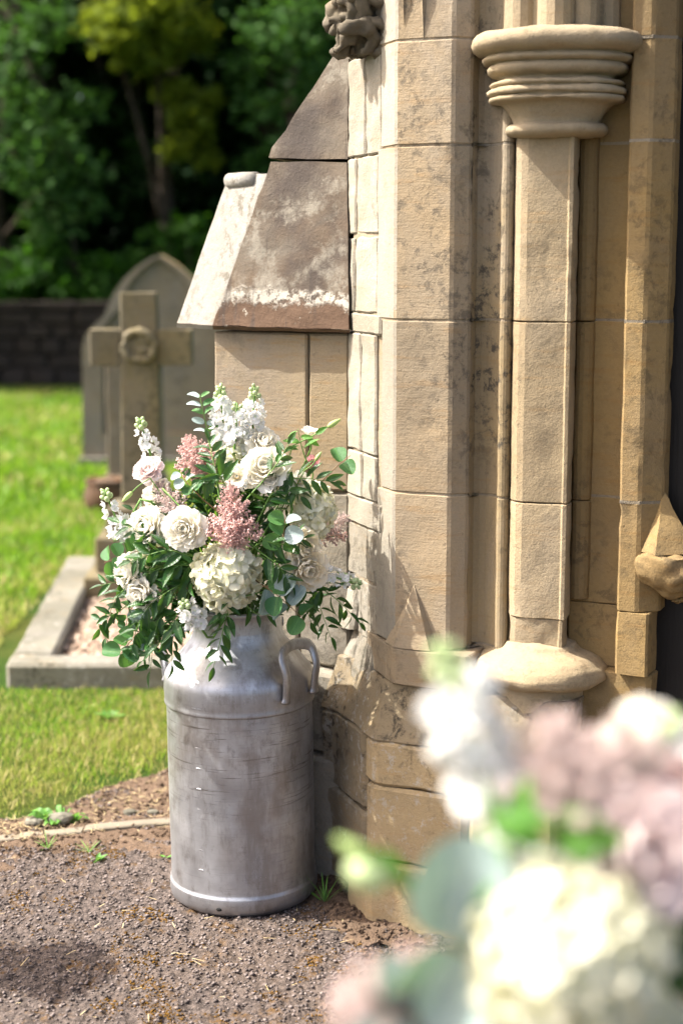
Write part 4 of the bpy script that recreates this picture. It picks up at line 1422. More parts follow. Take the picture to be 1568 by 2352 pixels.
# cross on three steps
cr = thing('stone_cross', (-0.88, 6.98, 0.03), 'mossy stone cross with carved ring on three steps', 'grave cross')
CXc, CYc = -0.868, 6.99
for hw, y0, y1, z0, z1 in ((0.232, 6.735, 7.24, 0.0, 0.125), (0.19, 6.80, 7.18, 0.125, 0.285), (0.150, 6.86, 7.12, 0.285, 0.405)):
    box_part('step', CXc - hw, CXc + hw, y0, y1, z0, z1, M_CROSS, cr, cut=0.008, bev=0.012)
zc_ = lambda y: at(318, y, 6.93).z
box_part('cross_shaft', CXc - 0.088, CXc + 0.088, 6.92, 7.05, 0.405, zc_(672), M_CROSS, cr, cut=0.006, taper=0.012)
xl = at(207, 800, 6.95).x; xr = at(440, 800, 6.95).x
box_part('cross_arm', xl, CXc - 0.080, 6.93, 7.04, zc_(840), zc_(757), M_CROSS, cr, cut=0.006)
box_part('cross_arm', CXc + 0.080, xr, 6.93, 7.04, zc_(840), zc_(757), M_CROSS, cr, cut=0.006)
V = []
rc = at(321, 795, 6.905)
rings = [Vector((rc.x + 0.062 * math.cos(t), rc.y - 0.004, rc.z + 0.062 * math.sin(t))) for t in [k * math.pi / 14 for k in range(29)]]
v, f = tube(rings, 0.017, 10, False); v2, f2 = blob(rc + Vector((0, 0.008, 0)), (0.066, 0.014, 0.066), 4, 0.4, 3)
v, f = join([(v, f), (v2, f2)])
me = fix(mesh('carved_ring', v, f, M_CROSS, True)); roughen(me, 0.013, 38, 2, 0.7)
wpart('carved_ring', me, cr)

# tall pointed headstone
HY = 11.50
hs = thing('pointed_headstone', (-1.2, HY, 0), 'tall pointed arch headstone standing behind the stone cross', 'headstone')
hx = lambda px, y=800: at(px, y, HY).x
hzz = lambda py: at(300, py, HY).z
cxh = hx(366)
left = [(190, 1066), (189, 800), (196, 770), (214, 748), (238, 728), (247, 705), (262, 672), (285, 640), (315, 612), (345, 592), (366, 585)]
out = [Vector((hx(px, py), HY, max(-0.05, hzz(py)))) for px, py in left]
out += [Vector((2 * cxh - p.x, HY, p.z)) for p in reversed(out[:-1])]
n = len(out)
th = Vector((0, 0.20, 0))
ctr = Vector((cxh, HY, 0))
inn = [Vector((cxh + (p.x - cxh) * 0.74, HY, 0.22 + (p.z - 0.0) * 0.835)) for p in out]
inn[0].z = inn[-1].z = 0.22
V = out + [p + th for p in out] + inn + [p + Vector((0, 0.045, 0)) for p in inn]
F = [tuple(range(2 * n - 1, n - 1, -1))] + [(i, i + 1, i + 1 + n, i + n) for i in range(n - 1)] + [(n - 1, 0, n, 2 * n - 1)]
F += [(i, 2 * n + i, 2 * n + i + 1, i + 1) for i in range(n - 1)] + [(n - 1, 3 * n - 1, 2 * n, 0)]
F += [(2 * n + i, 3 * n + i, 3 * n + i + 1, 2 * n + i + 1) for i in range(n - 1)] + [(3 * n - 1, 4 * n - 1, 3 * n, 2 * n)]
me = fix(mesh('slab', V, F, M_GRAVE))
me.materials.append(stone_mat('lichened_rim', (0.50, 0.34, 0.10), (0.40, 0.33, 0.18), dark_amt=0.4, tool=0.0))
for f_ in me.polygons:
    if f_.normal.z > 0.25: f_.material_index = 1
wpart('slab', me, hs)
me = fix(mesh('inscription_panel', V[3 * n:], [tuple(range(n))], M_GRAVE)); wpart('inscription_panel', me, hs)
box_part('plinth_stone', hx(178), 2 * cxh - hx(178), HY - 0.08, HY + 0.26, -0.05, 0.05, M_KERB, hs)
# slim dark headstone between them
s2 = thing('small_headstone', (-1.28, 9.9, 0), 'slim plain headstone half hidden behind the shaft of the cross', 'headstone')
x0, x1 = at(246, 1000, 9.9).x, at(372, 1000, 9.9).x
box_part('slab', x0, x1, 9.90, 10.02, 0.05, at(300, 770, 9.9).z, M_GRAVE, s2)
box_part('base_stone', x0 - 0.02, x1 + 0.02, 9.86, 10.06, -0.05, 0.13, M_GRAVE, s2)
# round basket on the grass
bk = thing('round_planter', (-1.40, 9.35, 0), 'rusty brown round planter on the grass left of the cross', 'planter')
pr = [(0.0, 0.0), (0.09, 0.0), (0.120, 0.03), (0.132, 0.08), (0.126, 0.13), (0.112, 0.16), (0.122, 0.175), (0.118, 0.188), (0.100, 0.185), (0.095, 0.15)]
v, f = lathe(pr, 32, Matrix.Translation((-1.385, 9.40, -0.01)))
me = fix(mesh('bowl', v, f, M_TERRA, True)); roughen(me, 0.006, 22, 2); wpart('bowl', me, bk)
v, f = blob(Vector((-1.385, 9.40, 0.135)), (0.095, 0.095, 0.05), 3, 0.2, 2); me = mesh('earth', v, f, M_SOIL, True); roughen(me, 0.01, 30, 1); wpart('earth', me, bk)

# boundary wall, stone by stone
bw = thing('boundary_wall', (-6, 19.3, 0), 'low dark stone boundary wall under the trees', 'stone wall')
shared = []
for k in range(7):
    p = [(-0.5, -0.5), (0.5, -0.5), (0.5, 0.5), (-0.5, 0.5)]
    bm = bmesh.new(); bmesh.ops.create_cube(bm, size=1); bmesh.ops.bevel(bm, geom=bm.edges, offset=0.10, segments=1, affect='EDGES')
    for v in bm.verts: v.co += Vector((nz(v.co, 2, k), nz(v.co, 2, k + 3), nz(v.co, 2, k + 6))) * 0.10
    me = bpy.data.meshes.new('wall_stone'); bm.to_mesh(me); bm.free(); me.materials.append(M_WALL); shared.append(me)
z = 0.0
WY = 19.2
for row in range(6):
    h = [0.20, 0.17, 0.19, 0.15, 0.17, 0.10][row]
    x = -7.4 + R.uniform(0, 0.2)
    while x < 0.8:
        l = R.uniform(0.24, 0.5) if row < 5 else R.uniform(0.35, 0.6)
        wpart('wall_stone', R.choice(shared), bw, Matrix.Translation((x + l / 2, WY + R.uniform(-0.02, 0.02), z + h / 2 - 0.03)) @ Matrix.Diagonal((l - 0.012, 0.38 if row < 5 else 0.46, h - 0.01, 1)))
        x += l
    z += h
for x0, x1 in ((-16, -7.4), (0.8, 8)):
    box_part('wall_length', x0, x1, WY - 0.18, WY + 0.18, -0.05, 0.95, M_WALL, bw, seg=0.25, rough_amp=0.03)
box_part('wall_core', -7.4, 0.8, WY - 0.13, WY + 0.13, -0.05, 0.86, M_WALL, bw, seg=0.5)

# ------------------------------------------------------------------ trees
def leaf_cloud(name, clumps, per, size, mat, seed, flat=0.7):
    """leaf-sized faces spread through ragged clumps"""
    g = np.random.default_rng(seed)
    C = []
    for (c, r, wgt) in clumps:
        n = max(6, int(per * wgt))
        d = g.normal(size=(n, 3)); d /= np.linalg.norm(d, axis=1)[:, None]
        rr_ = r * g.uniform(0.15, 1.0, n) ** 0.55
        rr_ *= 1 + 0.35 * np.sin(d[:, 0] * 5 + c[0]) * np.cos(d[:, 2] * 4 + c[2])
        p = np.array(c)[None] + d * rr_[:, None] * np.array([1, 1, flat])
        C.append(p)
    C = np.concatenate(C); n = len(C)
    s = g.uniform(0.6, 1.2, n) * size
    a = g.normal(size=(n, 3)); a /= np.linalg.norm(a, axis=1)[:, None]
    up = g.normal(size=(n, 3)) * 0.55 + np.array([0, -0.25, 1.0]); up /= np.linalg.norm(up, axis=1)[:, None]
    b = np.cross(up, a); b /= np.linalg.norm(b, axis=1)[:, None]
    a = np.cross(b, up)
    V = np.zeros((n, 4, 3))
    V[:, 0] = C - a * s[:, None]
    V[:, 1] = C + b * s[:, None] * 0.5 - a * s[:, None] * 0.1 + up * s[:, None] * 0.12
    V[:, 2] = C + a * s[:, None]
    V[:, 3] = C - b * s[:, None] * 0.5 - a * s[:, None] * 0.1 + up * s[:, None] * 0.12
    return np_mesh(name, V.reshape(-1, 3), np.arange(n * 4), np.full(n, 4), mat)


def tree(name, x, y, h, tr, clumps, per, size, mat, label, cat, group, seed, limbs=5):
    root = thing(name, (x, y, 0), label, cat, group)
    rr = random.Random(seed)
    top = Vector((x + rr.uniform(-0.3, 0.3), y + rr.uniform(-0.2, 0.2), h))
    base = Vector((x, y, -0.1))
    mid = base.lerp(top, 0.45) + Vector((rr.uniform(-0.15, 0.15), 0, 0))
    pts = catmull([base, base.lerp(mid, 0.5), mid, top], 12)
    prts = [tube(pts, [tr * (1.25 if i == 0 else 1) * (1 - 0.85 * i / 11) for i in range(12)], 10)]
    for k in range(limbs):
        i = rr.randint(4, 9)
        c = Vector(rr.choice(clumps)[0])
        q = pts[i]
        m_ = q.lerp(c, 0.5) + Vector((0, 0, 0.15))
        prts.append(tube(catmull([q, m_, c], 7), [tr * 0.35 * (1 - 0.12 * j) for j in range(7)], 6))
    v, f = join(prts)
    me = mesh('trunk', v, f, M_BARK, True); roughen(me, 0.02, 6, seed)
    wpart('trunk', me, root)
    wpart('crown', leaf_cloud('crown', clumps, per, size, mat, seed), root)
    return root


def rand_clumps(x, y, z0, z1, rx, ry, n, r0, r1, seed):
    rr = random.Random(seed); out = []
    for k in range(n):
        a = rr.uniform(0, 6.28); q = math.sqrt(rr.random())
        z = rr.uniform(z0, z1); s = 1 - 0.5 * ((z - z0) / (z1 - z0)) ** 2
        out.append(((x + rx * q * math.cos(a) * s, y + ry * q * math.sin(a) * s, z), rr.uniform(r0, r1), 1.0))
    return out


def pc_(px, py, Y, r, w=1.0):
    p = at(px, py, Y); return ((p.x, p.y, p.z), r, w)


# the tree whose trunk shows, with sunlit yellow-green sprays
cl = [pc_(250, 60, 20.6, .42), pc_(330, 20, 20.5, .5), pc_(300, 110, 20.4, .36), pc_(400, 60, 20.6, .45), pc_(360, 130, 20.6, .4), pc_(440, 90, 20.8, .36), pc_(400, 215, 20.8, .26, .6), pc_(435, 262, 20.7, .30, .7), pc_(475, 230, 20.9, .24, .5), pc_(405, 345, 20.7, .22, .5), pc_(450, 310, 20.8, .26, .5), pc_(480, 370, 20.8, .2, .3), pc_(285, 60, 20.2, .4),
      pc_(350, -60, 20.7, .8), pc_(250, -80, 20.7, .7), pc_(440, -80, 20.9, .7)]
tree('broadleaf_tree', at(392, 800, 21.3).x, 21.3, 7.5, 0.17, cl, 300, 0.085, M_TREEY, 'yellow-green leaved tree whose slim trunk shows behind the gravestones', 'tree', 'trees beyond the wall', 21, 6)
cl = [pc_(60, 240, 20.2, .5), pc_(120, 320, 20.0, .5), pc_(40, 370, 20.0, .5), pc_(180, 390, 20.2, .45), pc_(90, 430, 20.0, .4), pc_(120, 60, 20.6, .5), pc_(30, 130, 20.4, .55), pc_(190, 240, 20.6, .4), pc_(-80, 260, 20.2, .8), pc_(-160, 420, 20.2, .8), pc_(200, 470, 20.3, .35, .6), pc_(-60, 80, 20.4, .9), pc_(50, -60, 20.6, .9), pc_(110, 510, 20.3, .4)]
tree('broadleaf_tree', -4.35, 20.9, 7.0, 0.15, cl, 190, 0.075, M_TREEB, 'grey-green leaved tree at the left edge above the lawn', 'tree', 'trees beyond the wall', 22)
cl = [pc_(610, 70, 20.4, .5), pc_(680, 110, 20.3, .5), pc_(660, 30, 20.4, .5), pc_(600, 250, 20.6, .4), pc_(640, 340, 20.7, .35, .6), pc_(560, 160, 20.8, .35, .5), pc_(700, 200, 20.6, .45), pc_(760, 60, 20.6, .8), pc_(690, -80, 20.6, .9), pc_(820, 250, 21, .9), pc_(585, 370, 20.8, .3, .5)]
tree('broadleaf_tree', -0.85, 21.6, 7.2, 0.14, cl, 190, 0.08, M_TREEB, 'pale green leaved tree rising behind the brown buttress cap', 'tree', 'trees beyond the wall', 23)
# bushes over the wall
for k, (px, py, r, lab) in enumerate(((40, 620, .75, 'dark laurel bush at the left edge above the wall'), (165, 560, .7, 'laurel bush above the wall, second from the left edge'), (280, 640, .7, 'laurel bush rising left of the pointed headstone'), (430, 560, .75, 'laurel bush behind the tip of the pointed headstone'), (560, 480, .75, 'laurel bush just left of the buttress cap'))):
    p = at(px, py, 20.3)
    cl = rand_clumps(p.x, p.y, 0.55, p.z + 0.15, 0.75, 0.5, 13, 0.24, 0.46, 60 + k)
    tree('laurel_bush', p.x, p.y, p.z + 0.3, 0.06, cl, 100, 0.085, M_TREE, lab, 'bush', 'bushes above the wall', 60 + k, 6)
# darker evergreens close the view behind
k = 0
for row, (yy, xs_) in enumerate(((23.0, [-7.6, -5.9, -4.2, -2.7, -1.2, 0.4, 2.2]), (26.5, [-12.5, -10, -7.2, -5.0, -3.6, -2.3, -0.9, 0.8, 3.0, 5.6]))):
    for i, x in enumerate(xs_):
        k += 1
        cl = rand_clumps(x, yy, 0.6, 8.5 + row * 2.5, 1.5, 0.9, 44, 0.6, 1.05, 100 + k)
        lab = ['evergreen tree in the dark wood, %s of its front row' % w for w in ('leftmost', 'second', 'third', 'fourth', 'fifth', 'sixth', 'rightmost')][i] if row == 0 else 'tall dark evergreen in the back of the wood'
        tree('evergreen_tree', x, yy, 9 + row * 3, 0.2, cl, 260 + 120 * row, 0.15 + 0.09 * row, M_FIR, lab, 'tree', 'front row of the dark wood' if row == 0 else 'back row of the dark wood', 100 + k, 4)
fw = link('far_wood', leaf_cloud('far_wood', rand_clumps(-4, 30.5, 0.3, 8, 13, 1.2, 260, 0.9, 1.6, 901), 70, 0.34, M_FIR, 902))
tag(fw, 'dense dark mass of the wood far behind', 'wood', kind='stuff')
for i, (x, y) in enumerate(((-7.0, 18.3), (-10.2, 18.5), (3.5, 21.2), (5.6, 22.0))):
    cl = rand_clumps(x, y, 1.6, 8.5, 1.9, 0.5, 40, 0.5, 0.9, 200 + i)
    tree('broadleaf_tree', x, y, 9, 0.18, cl, 190, 0.11, M_TREE, ['broad tree beyond the wall, out of the frame to the left', 'broad tree nearest the left end of the boundary wall', 'broad tree hidden behind the church', 'broad tree farthest right behind the church'][i], 'tree', 'trees beyond the wall', 200 + i, 5)

# ------------------------------------------------------------------ flowers: shared leaf, petal and floret shapes
def leaf_mesh(name, width, mat, fold=0.10, bend=0.12, tip=1.0, nl=7, wide=0.42, wave=0.0):
    """leaf from (0,0,0) along +Y to (0,1,0), normal +Z"""
    V, F = [], []
    for i in range(nl + 1):
        t = i / nl
        w = width * (math.sin(math.pi * t ** (math.log(0.5) / math.log(wide)))) ** tip
        zb = -bend * t * t
        for s in (-1, -0.5, 0, 0.5, 1):
            V.append((s * w / 2, t, zb + fold * abs(s) * w + wave * math.sin(t * 9 + s) * w))
    for i in range(nl):
        for j in range(4):
            a = i * 5 + j
            F.append((a, a + 1, a + 6, a + 5))
    return mesh(name, V, F, mat, True)


RUS = [leaf_mesh('ruscus_leaf', 0.35, M_RUSCUS, 0.22, b, 0.9) for b in (0.05, 0.18, 0.32)]
GRN = [leaf_mesh('green_leaf', 0.40, M_GREEN, 0.18, b, 0.8) for b in (0.1, 0.3)]


def disc_leaf(name, mat, asp=0.95, cup=0.10, bend=0.1):
    V, F = [(0, 0.5, -0.03)], []
    n = 18
    for rg in (0.5, 1.0):
        for k in range(n):
            a = 2 * math.pi * k / n - math.pi / 2
            x, y = 0.5 * asp * rg * math.cos(a), 0.5 + 0.5 * rg * math.sin(a)
            if rg == 1.0 and k == 0: y += 0.02
            V.append((x, y, cup * rg * rg * (x * x * 3) - bend * (y - 0.3) ** 2))
    for k in range(n):
        F.append((0, 1 + k, 1 + (k + 1) % n))
        F.append((1 + k, 1 + n + k, 1 + n + (k + 1) % n, 1 + (k + 1) % n))
    return mesh(name, V, F, mat, True)


EUC = [disc_leaf('eucalyptus_leaf', M_EUC, 0.92, 0.5, 0.2), disc_leaf('eucalyptus_leaf', M_EUC, 0.98, 0.4, 0.1), disc_leaf('eucalyptus_leaf', M_EUC, 0.85, 0.6, 0.3), disc_leaf('eucalyptus_leaf', M_EUCP, 0.92, 0.3, 0.2)]
EUCN = [disc_leaf('eucalyptus_leaf', M_EUC, 0.55, 0.5, 0.2), disc_leaf('eucalyptus_leaf', M_EUCP, 0.5, 0.5, 0.3)]


def petal_mesh(name, mat, width=0.95, cup=0.35, curl=0.25, ruffle=0.05, seed=0, nu=8, nv=7):
    """petal rising from the origin along +Z; +Y is its outer face, cupped towards -Y"""
    V, F = [], []
    for j in range(nv + 1):
        t = j / nv
        w = width * (0.22 + 0.78 * math.sin(min(1.0, t * 1.05) * math.pi * 0.62) ** 0.8) * (1.0 if t < 0.8 else math.sqrt(max(0.0, 1 - ((t - 0.8) / 0.215) ** 2)) * 0.75 + 0.25)
        bow = cup * math.sin(t * math.pi * 0.62) + curl * max(0, t - 0.72) ** 2 * 6
        for i in range(nu + 1):
            s = i / nu * 2 - 1
            x = s * w / 2
            y = bow - cup * 0.9 * s * s * w * 0.55
            y += ruffle * t * math.sin(s * 5.0 + seed * 2 + t * 3) * (0.4 + abs(s))
            z = t * (1 - 0.06 * s * s) + ruffle * 0.6 * t * math.sin(s * 7 + seed)
            V.append((x, y, z))
    for j in range(nv):
        for i in range(nu):
            a = j * (nu + 1) + i
            F.append((a, a + 1, a + nu + 2, a + nu + 1))
    return mesh(name, V, F, mat, True)


def petals_for(mat):
    return dict(outer=[petal_mesh('petal', mat, 1.05, 0.30, 0.42, 0.05, s) for s in range(3)], inner=[petal_mesh('petal', mat, 0.85, 0.42, 0.05, 0.04, s + 4) for s in range(3)])


PW, PCm, PP, PPL = petals_for(M_WHITE), petals_for(M_CREAM), petals_for(M_PINKR), petals_for(M_PINKL)


def floret_mesh(name, mat, petals=4, cup=0.18, wid=0.62, ruffle=0.0, seed=0):
    """small open flower of rounded petals, facing +Z, about one unit across"""
    V, F = [], []
    for p in range(petals):
        a = 2 * math.pi * p / petals + 0.15 * math.sin(seed * 3 + p * 2)
        ca, sa = math.cos(a), math.sin(a)
        o = len(V)
        nr, nc = 4, 4
        for i in range(nr + 1):
            t = i / nr
            w = wid * (0.16 + 0.84 * math.sin(t * math.pi * 0.60) ** 0.8) * (1 if t < 0.75 else 0.55 + 0.45 * math.sqrt(max(0, 1 - ((t - 0.75) / 0.26) ** 2)))
            for j in range(nc + 1):
                s = j / nc * 2 - 1
                x, y = 0.5 * t, s * w / 2
                z = cup * t * t - 0.10 * s * s * t + ruffle * t * math.sin(s * 4 + p * 1.7 + seed) + 0.03 * (p % 2)
                V.append((x * ca - y * sa, x * sa + y * ca, z))
        for i in range(nr):
            for j in range(nc):
                q = o + i * (nc + 1) + j
                F.append((q, q + 1, q + nc + 2, q + nc + 1))
    return mesh(name, V, F, mat, True)


HYDF = [floret_mesh('hydrangea_floret', M_HYD, 4, c, 0.66, 0.03, s) for s, c in enumerate((0.10, 0.22, 0.02, 0.3))]
STKF = [floret_mesh('stock_floret', M_STOCK, 4, c, 0.66, 0.10, s) for s, c in enumerate((0.25, 0.05, 0.40))]


def ball_mesh(name, mat, s=(1, 1, 1), sub=2):
    bm = bmesh.new(); bmesh.ops.create_icosphere(bm, subdivisions=sub, radius=1)
    for v in bm.verts: v.co = Vector((v.co.x * s[0], v.co.y * s[1], v.co.z * s[2]))
    me = bpy.data.meshes.new(name); bm.to_mesh(me); bm.free(); me.materials.append(mat)
    me.polygons.foreach_set('use_smooth', [True] * len(me.polygons))
    return me


def bud_mesh(name, mat):
    v, f = lathe([(0.0, -1.0), (0.16, -0.97), (0.30, -0.75), (0.36, -0.35), (0.33, 0.1), (0.24, 0.5), (0.13, 0.85), (0.0, 1.0)], 12)
    v = [Vector((p.x * (1 + 0.10 * math.sin(5 * math.atan2(p.y, p.x) + p.z * 2)), p.y * (1 + 0.10 * math.sin(5 * math.atan2(p.y, p.x) + p.z * 2)), p.z)) for p in v]
    return mesh(name, v, f, mat, True)


BUDG, BUDW, CORE, STAM = bud_mesh('bud', M_BUD), ball_mesh('bud', M_BUDW, (0.8, 0.8, 1)), ball_mesh('core', M_CORE), ball_mesh('stamens', M_STAMEN, (1, 1, 0.6))


def astilbe_branch(mat, seed):
    """a side branch of a feathery plume along +Z: hundreds of tiny tufts round a thread"""
    g = np.random.default_rng(seed)
    n = 1000
    nb = 26
    bt = np.sort(g.uniform(0.04, 0.96, nb)); ba = np.arange(nb) * 2.39996 + g.uniform(-.4, .4, nb)
    bl = 0.20 * (1 - bt) ** 0.7 + 0.03
    which = g.integers(0, nb, n)
    f_ = g.uniform(0.0, 1.0, n) ** 0.8
    r = bl[which] * f_
    ang = ba[which]
    wob = 0.028 * (1 - 0.5 * f_)
    C = np.stack([r * np.cos(ang), r * np.sin(ang), bt[which] + r * 0.55], 1) + g.normal(size=(n, 3)) * wob[:, None] * 0.55
    s = g.uniform(0.011, 0.026, n)
    a = g.normal(size=(n, 3)); a /= np.linalg.norm(a, axis=1)[:, None]
    b = g.normal(size=(n, 3)); b = np.cross(a, b); b /= np.linalg.norm(b, axis=1)[:, None]
    c = np.cross(a, b)
    V = np.zeros((n, 4, 3))
    for k, (x, y, z) in enumerate(((1, 0, -.4), (-.5, .87, -.4), (-.5, -.87, -.4), (0, 0, 1))):
        V[:, k] = C + (a * x + b * y + c * z) * s[:, None]
    L = (np.array([0, 1, 2, 0, 3, 1, 1, 3, 2, 2, 3, 0])[None] + (np.arange(n) * 4)[:, None]).ravel()
    return np_mesh('plume_branch', V.reshape(-1, 3), L, np.full(n * 4, 3), mat)


ASTB = [astilbe_branch(M_AST, k) for k in range(3)]
ASTP = [astilbe_branch(M_ASTP, k + 5) for k in range(3)]


HEART = {id(k): ball_mesh('heart', m_, (1, 1, 1)) for k, m_ in ((PW, M_WHITE), (PCm, M_CREAM), (PP, M_PINKR), (PPL, M_PINKL))}


class Bouquet:
    """flowers standing in one churn; C = middle of the bunch, N = where the stems meet, Y0 = distance of the churn's axis"""
    def __init__(self, C, N, Y0, group, where, seed):
        self.C, self.N, self.Y0, self.group, self.where = Vector(C), Vector(N), Y0, group, where
        self.r = random.Random(seed)

    def p(self, x, y, d=0.0):
        return at(x, y, self.Y0 - d)

    def root(self, name, label, cat):
        return thing(name, self.N + Vector((self.r.uniform(-.03, .03), self.r.uniform(-.03, .03), 0)), label, cat, self.group)

    def stem(self, root, c, n, rad_=0.0022, mat=None):
        base = ROOTLOC[root.name]
        q = c - n * 0.06
        m_ = q.lerp(base, 0.5) + Vector((0, 0, 0.03))
        pts = catmull([c, q, m_, base + Vector((0, 0, -0.03))], 9)
        v, f = tube(pts, rad_, 5, False)
        wpart('stem', mesh('stem', v, f, mat or M_STEM, True), root)

    def out(self, c, lift=0.15):
        d = (c - self.C); d.z += lift * d.length
        return d.normalized()

    def rose(self, x, y, d, R_, label, pet=PW, n=None, layers=None, cat='rose', name='garden_rose', squash=1.0, roll=0.0, open_=1.0):
        c = self.p(x, y, d); rt = self.root(name, label, cat)
        n = Vector(n).normalized() if n else self.out(c)
        self.stem(rt, c, n)
        Fm = frame(c - n * R_ * 0.62, n, s=1.0, roll=roll) @ Matrix.Diagonal((1, squash, 1, 1))
        wpart('heart', HEART[id(pet)], rt, Fm @ Matrix.Translation((0, 0, R_ * 0.22)) @ Matrix.Diagonal((R_ * 0.20, R_ * 0.20, R_ * 0.34, 1)))
        L = layers or [(6, 68, 1.10, 0.02, 0), (7, 54, 1.12, 0.03, 0), (7, 40, 1.08, 0.05, 1), (6, 27, 1.02, 0.06, 1), (6, 16, 0.97, 0.05, 1), (5, 9, 0.92, 0.02, 1), (4, 2, 0.88, -0.05, 1), (3, -4, 0.84, -0.10, 1)]
        for li, (cnt, tilt, sz, off, inn) in enumerate(L):
            for k in range(cnt):
                a = 2 * math.pi * (k + 0.5 * (li % 2)) / cnt + self.r.uniform(-.2, .2)
                tl = rad(tilt * open_ + self.r.uniform(-7, 7))
                me = self.r.choice(pet['inner' if inn else 'outer'])
                sc = R_ * sz * self.r.uniform(0.92, 1.08)
                # petal's +Y (outer face) points away from the axis; tilt leans it outwards
                M = Fm @ Matrix.Rotation(a, 4, 'Z') @ Matrix.Translation((0, off * R_, 0)) @ Matrix.Rotation(-tl, 4, 'X') @ Matrix.Rotation(self.r.uniform(-.12, .12), 4, 'Z') @ Matrix.Diagonal((sc * (0.95 if not inn else 0.8), sc, sc, 1))
                wpart('petal', me, rt, M)
        return rt

    def open_cup(self, x, y, d, R_, label, pet=PW, n=None):
        rt = self.rose(x, y, d, R_, label, pet, n, [(5, 52, 1.15, 0.03, 0), (5, 38, 1.10, 0.05, 0), (4, 24, 0.95, 0.10, 0)], 'lisianthus', 'lisianthus')
        c = self.p(x, y, d); nn = Vector(n).normalized() if n else self.out(c)
        wpart('stamens', STAM, rt, frame(c - nn * R_ * 0.30, nn, s=R_ * 0.20))
        return rt

    def hydrangea(self, x, y, d, R_, label, count=110, squash=(1, 1, 1), n=None, fs=0.52):
        c = self.p(x, y, d); rt = self.root('hydrangea', label, 'hydrangea')
        n = Vector(n).normalized() if n else self.out(c, 0.0)
        self.stem(rt, c, n, 0.004)
        Fm = frame(c, n)
        S = Matrix.Diagonal((*squash, 1))
        wpart('core', CORE, rt, Fm @ S @ Matrix.Scale(R_ * 0.80, 4))
        for k in range(count):
            z = 1 - 1.55 * (k + 0.5) / count
            a = k * 2.39996 + self.r.uniform(-.2, .2)
            q = math.sqrt(max(0, 1 - z * z))
            dv = Vector((q * math.cos(a), q * math.sin(a), z))
            pos = dv * R_ * self.r.uniform(0.84, 1.04)
            tl = (dv + Vector((self.r.gauss(0, .22), self.r.gauss(0, .22), self.r.gauss(0, .22)))).normalized()
            M = Fm @ S @ Matrix.Translation(pos) @ frame((0, 0, 0), tl, s=R_ * fs * self.r.uniform(0.8, 1.15), roll=self.r.uniform(0, 6.28))
            wpart('floret', self.r.choice(HYDF), rt, M)
        return rt

    def astilbe(self, bx, by, tx, ty, d, W, label, kit=ASTB, d2=None, nb=34):
        b, t = self.p(bx, by, d), self.p(tx, ty, d if d2 is None else d2)
        rt = self.root('astilbe_plume', label, 'astilbe')
        ax = (t - b); L = ax.length; ax.normalize()
        self.stem(rt, b, ax, 0.0022)
        v, f = tube(catmull([b, b.lerp(t, .5), t], 6), [0.0018, .0016, .0014, .001, .0008, .0005], 5)
        wpart('spine', mesh('spine', v, f, M_STEM, True), rt)
        side = frame(b, ax)
        for k in range(nb):
            q = k / nb
            pos = b + ax * L * q * 0.92
            ln = W * (1 - q) ** 0.75 * self.r.uniform(0.75, 1.1) + 0.012
            a = k * 2.39996
            ld = (side.to_3x3() @ Vector((math.cos(a), math.sin(a), 0)))
            dr = (ld * 1.0 + ax * self.r.uniform(0.45, 0.9)).normalized()
            wpart('plume_branch', self.r.choice(kit), rt, frame(pos, dr, s=1.0, roll=self.r.uniform(0, 6)) @ Matrix.Diagonal((max(ln, 0.03) * 0.95, max(ln, 0.03) * 0.95, ln, 1)))
        wpart('plume_branch', kit[0], rt, frame(b + ax * L * 0.80, ax) @ Matrix.Diagonal((0.03, 0.03, L * 0.24, 1)))
        return rt

    def stock(self, bx, by, tx, ty, d, label, n=16, fr=0.030, d2=None, buds=9, fade=0.35):
        b, t = self.p(bx, by, d), self.p(tx, ty, d if d2 is None else d2)
        rt = self.root('stock_spike', label, 'stock flower')
        ax = (t - b); L = ax.length; ax.normalize()
        self.stem(rt, b, ax, 0.003)
        v, f = tube(catmull([b, b.lerp(t, .5), t], 6), [0.003, .0028, .0025, .002, .0018, .0015], 6)
        wpart('spike_stem', mesh('spike_stem', v, f, M_STEM, True), rt)
        side = frame(b, ax).to_3x3()
        for k in range(n):
            q = k / n * 0.78
            a = k * 2.39996 + self.r.uniform(-.3, .3)
            ld = (side @ Vector((math.cos(a), math.sin(a), 0)))
            s = fr * (1 - fade * q) * self.r.uniform(0.85, 1.15)
            pos = b + ax * L * q + ld * s * 0.62
            wpart('floret', self.r.choice(STKF), rt, frame(pos, (ld + ax * 0.35 + Vector((self.r.gauss(0, .25), self.r.gauss(0, .25), self.r.gauss(0, .25)))), s=s, roll=self.r.uniform(0, 6)))
            wpart('floret', self.r.choice(STKF), rt, frame(pos + ld * s * 0.12, (ld + ax * 0.2), s=s * 0.62, roll=self.r.uniform(0, 6)))
        for k in range(buds):
            q = 0.80 + 0.22 * k / buds
            a = k * 2.39996
            ld = (side @ Vector((math.cos(a), math.sin(a), 0)))
            s = 0.0062 * (1.25 - 0.5 * k / buds)
            wpart('bud', BUDW, rt, frame(b + ax * L * q + ld * 0.0085 * (1.3 - 0.7 * k / buds), ld + ax * 1.2, s=s))
        return rt

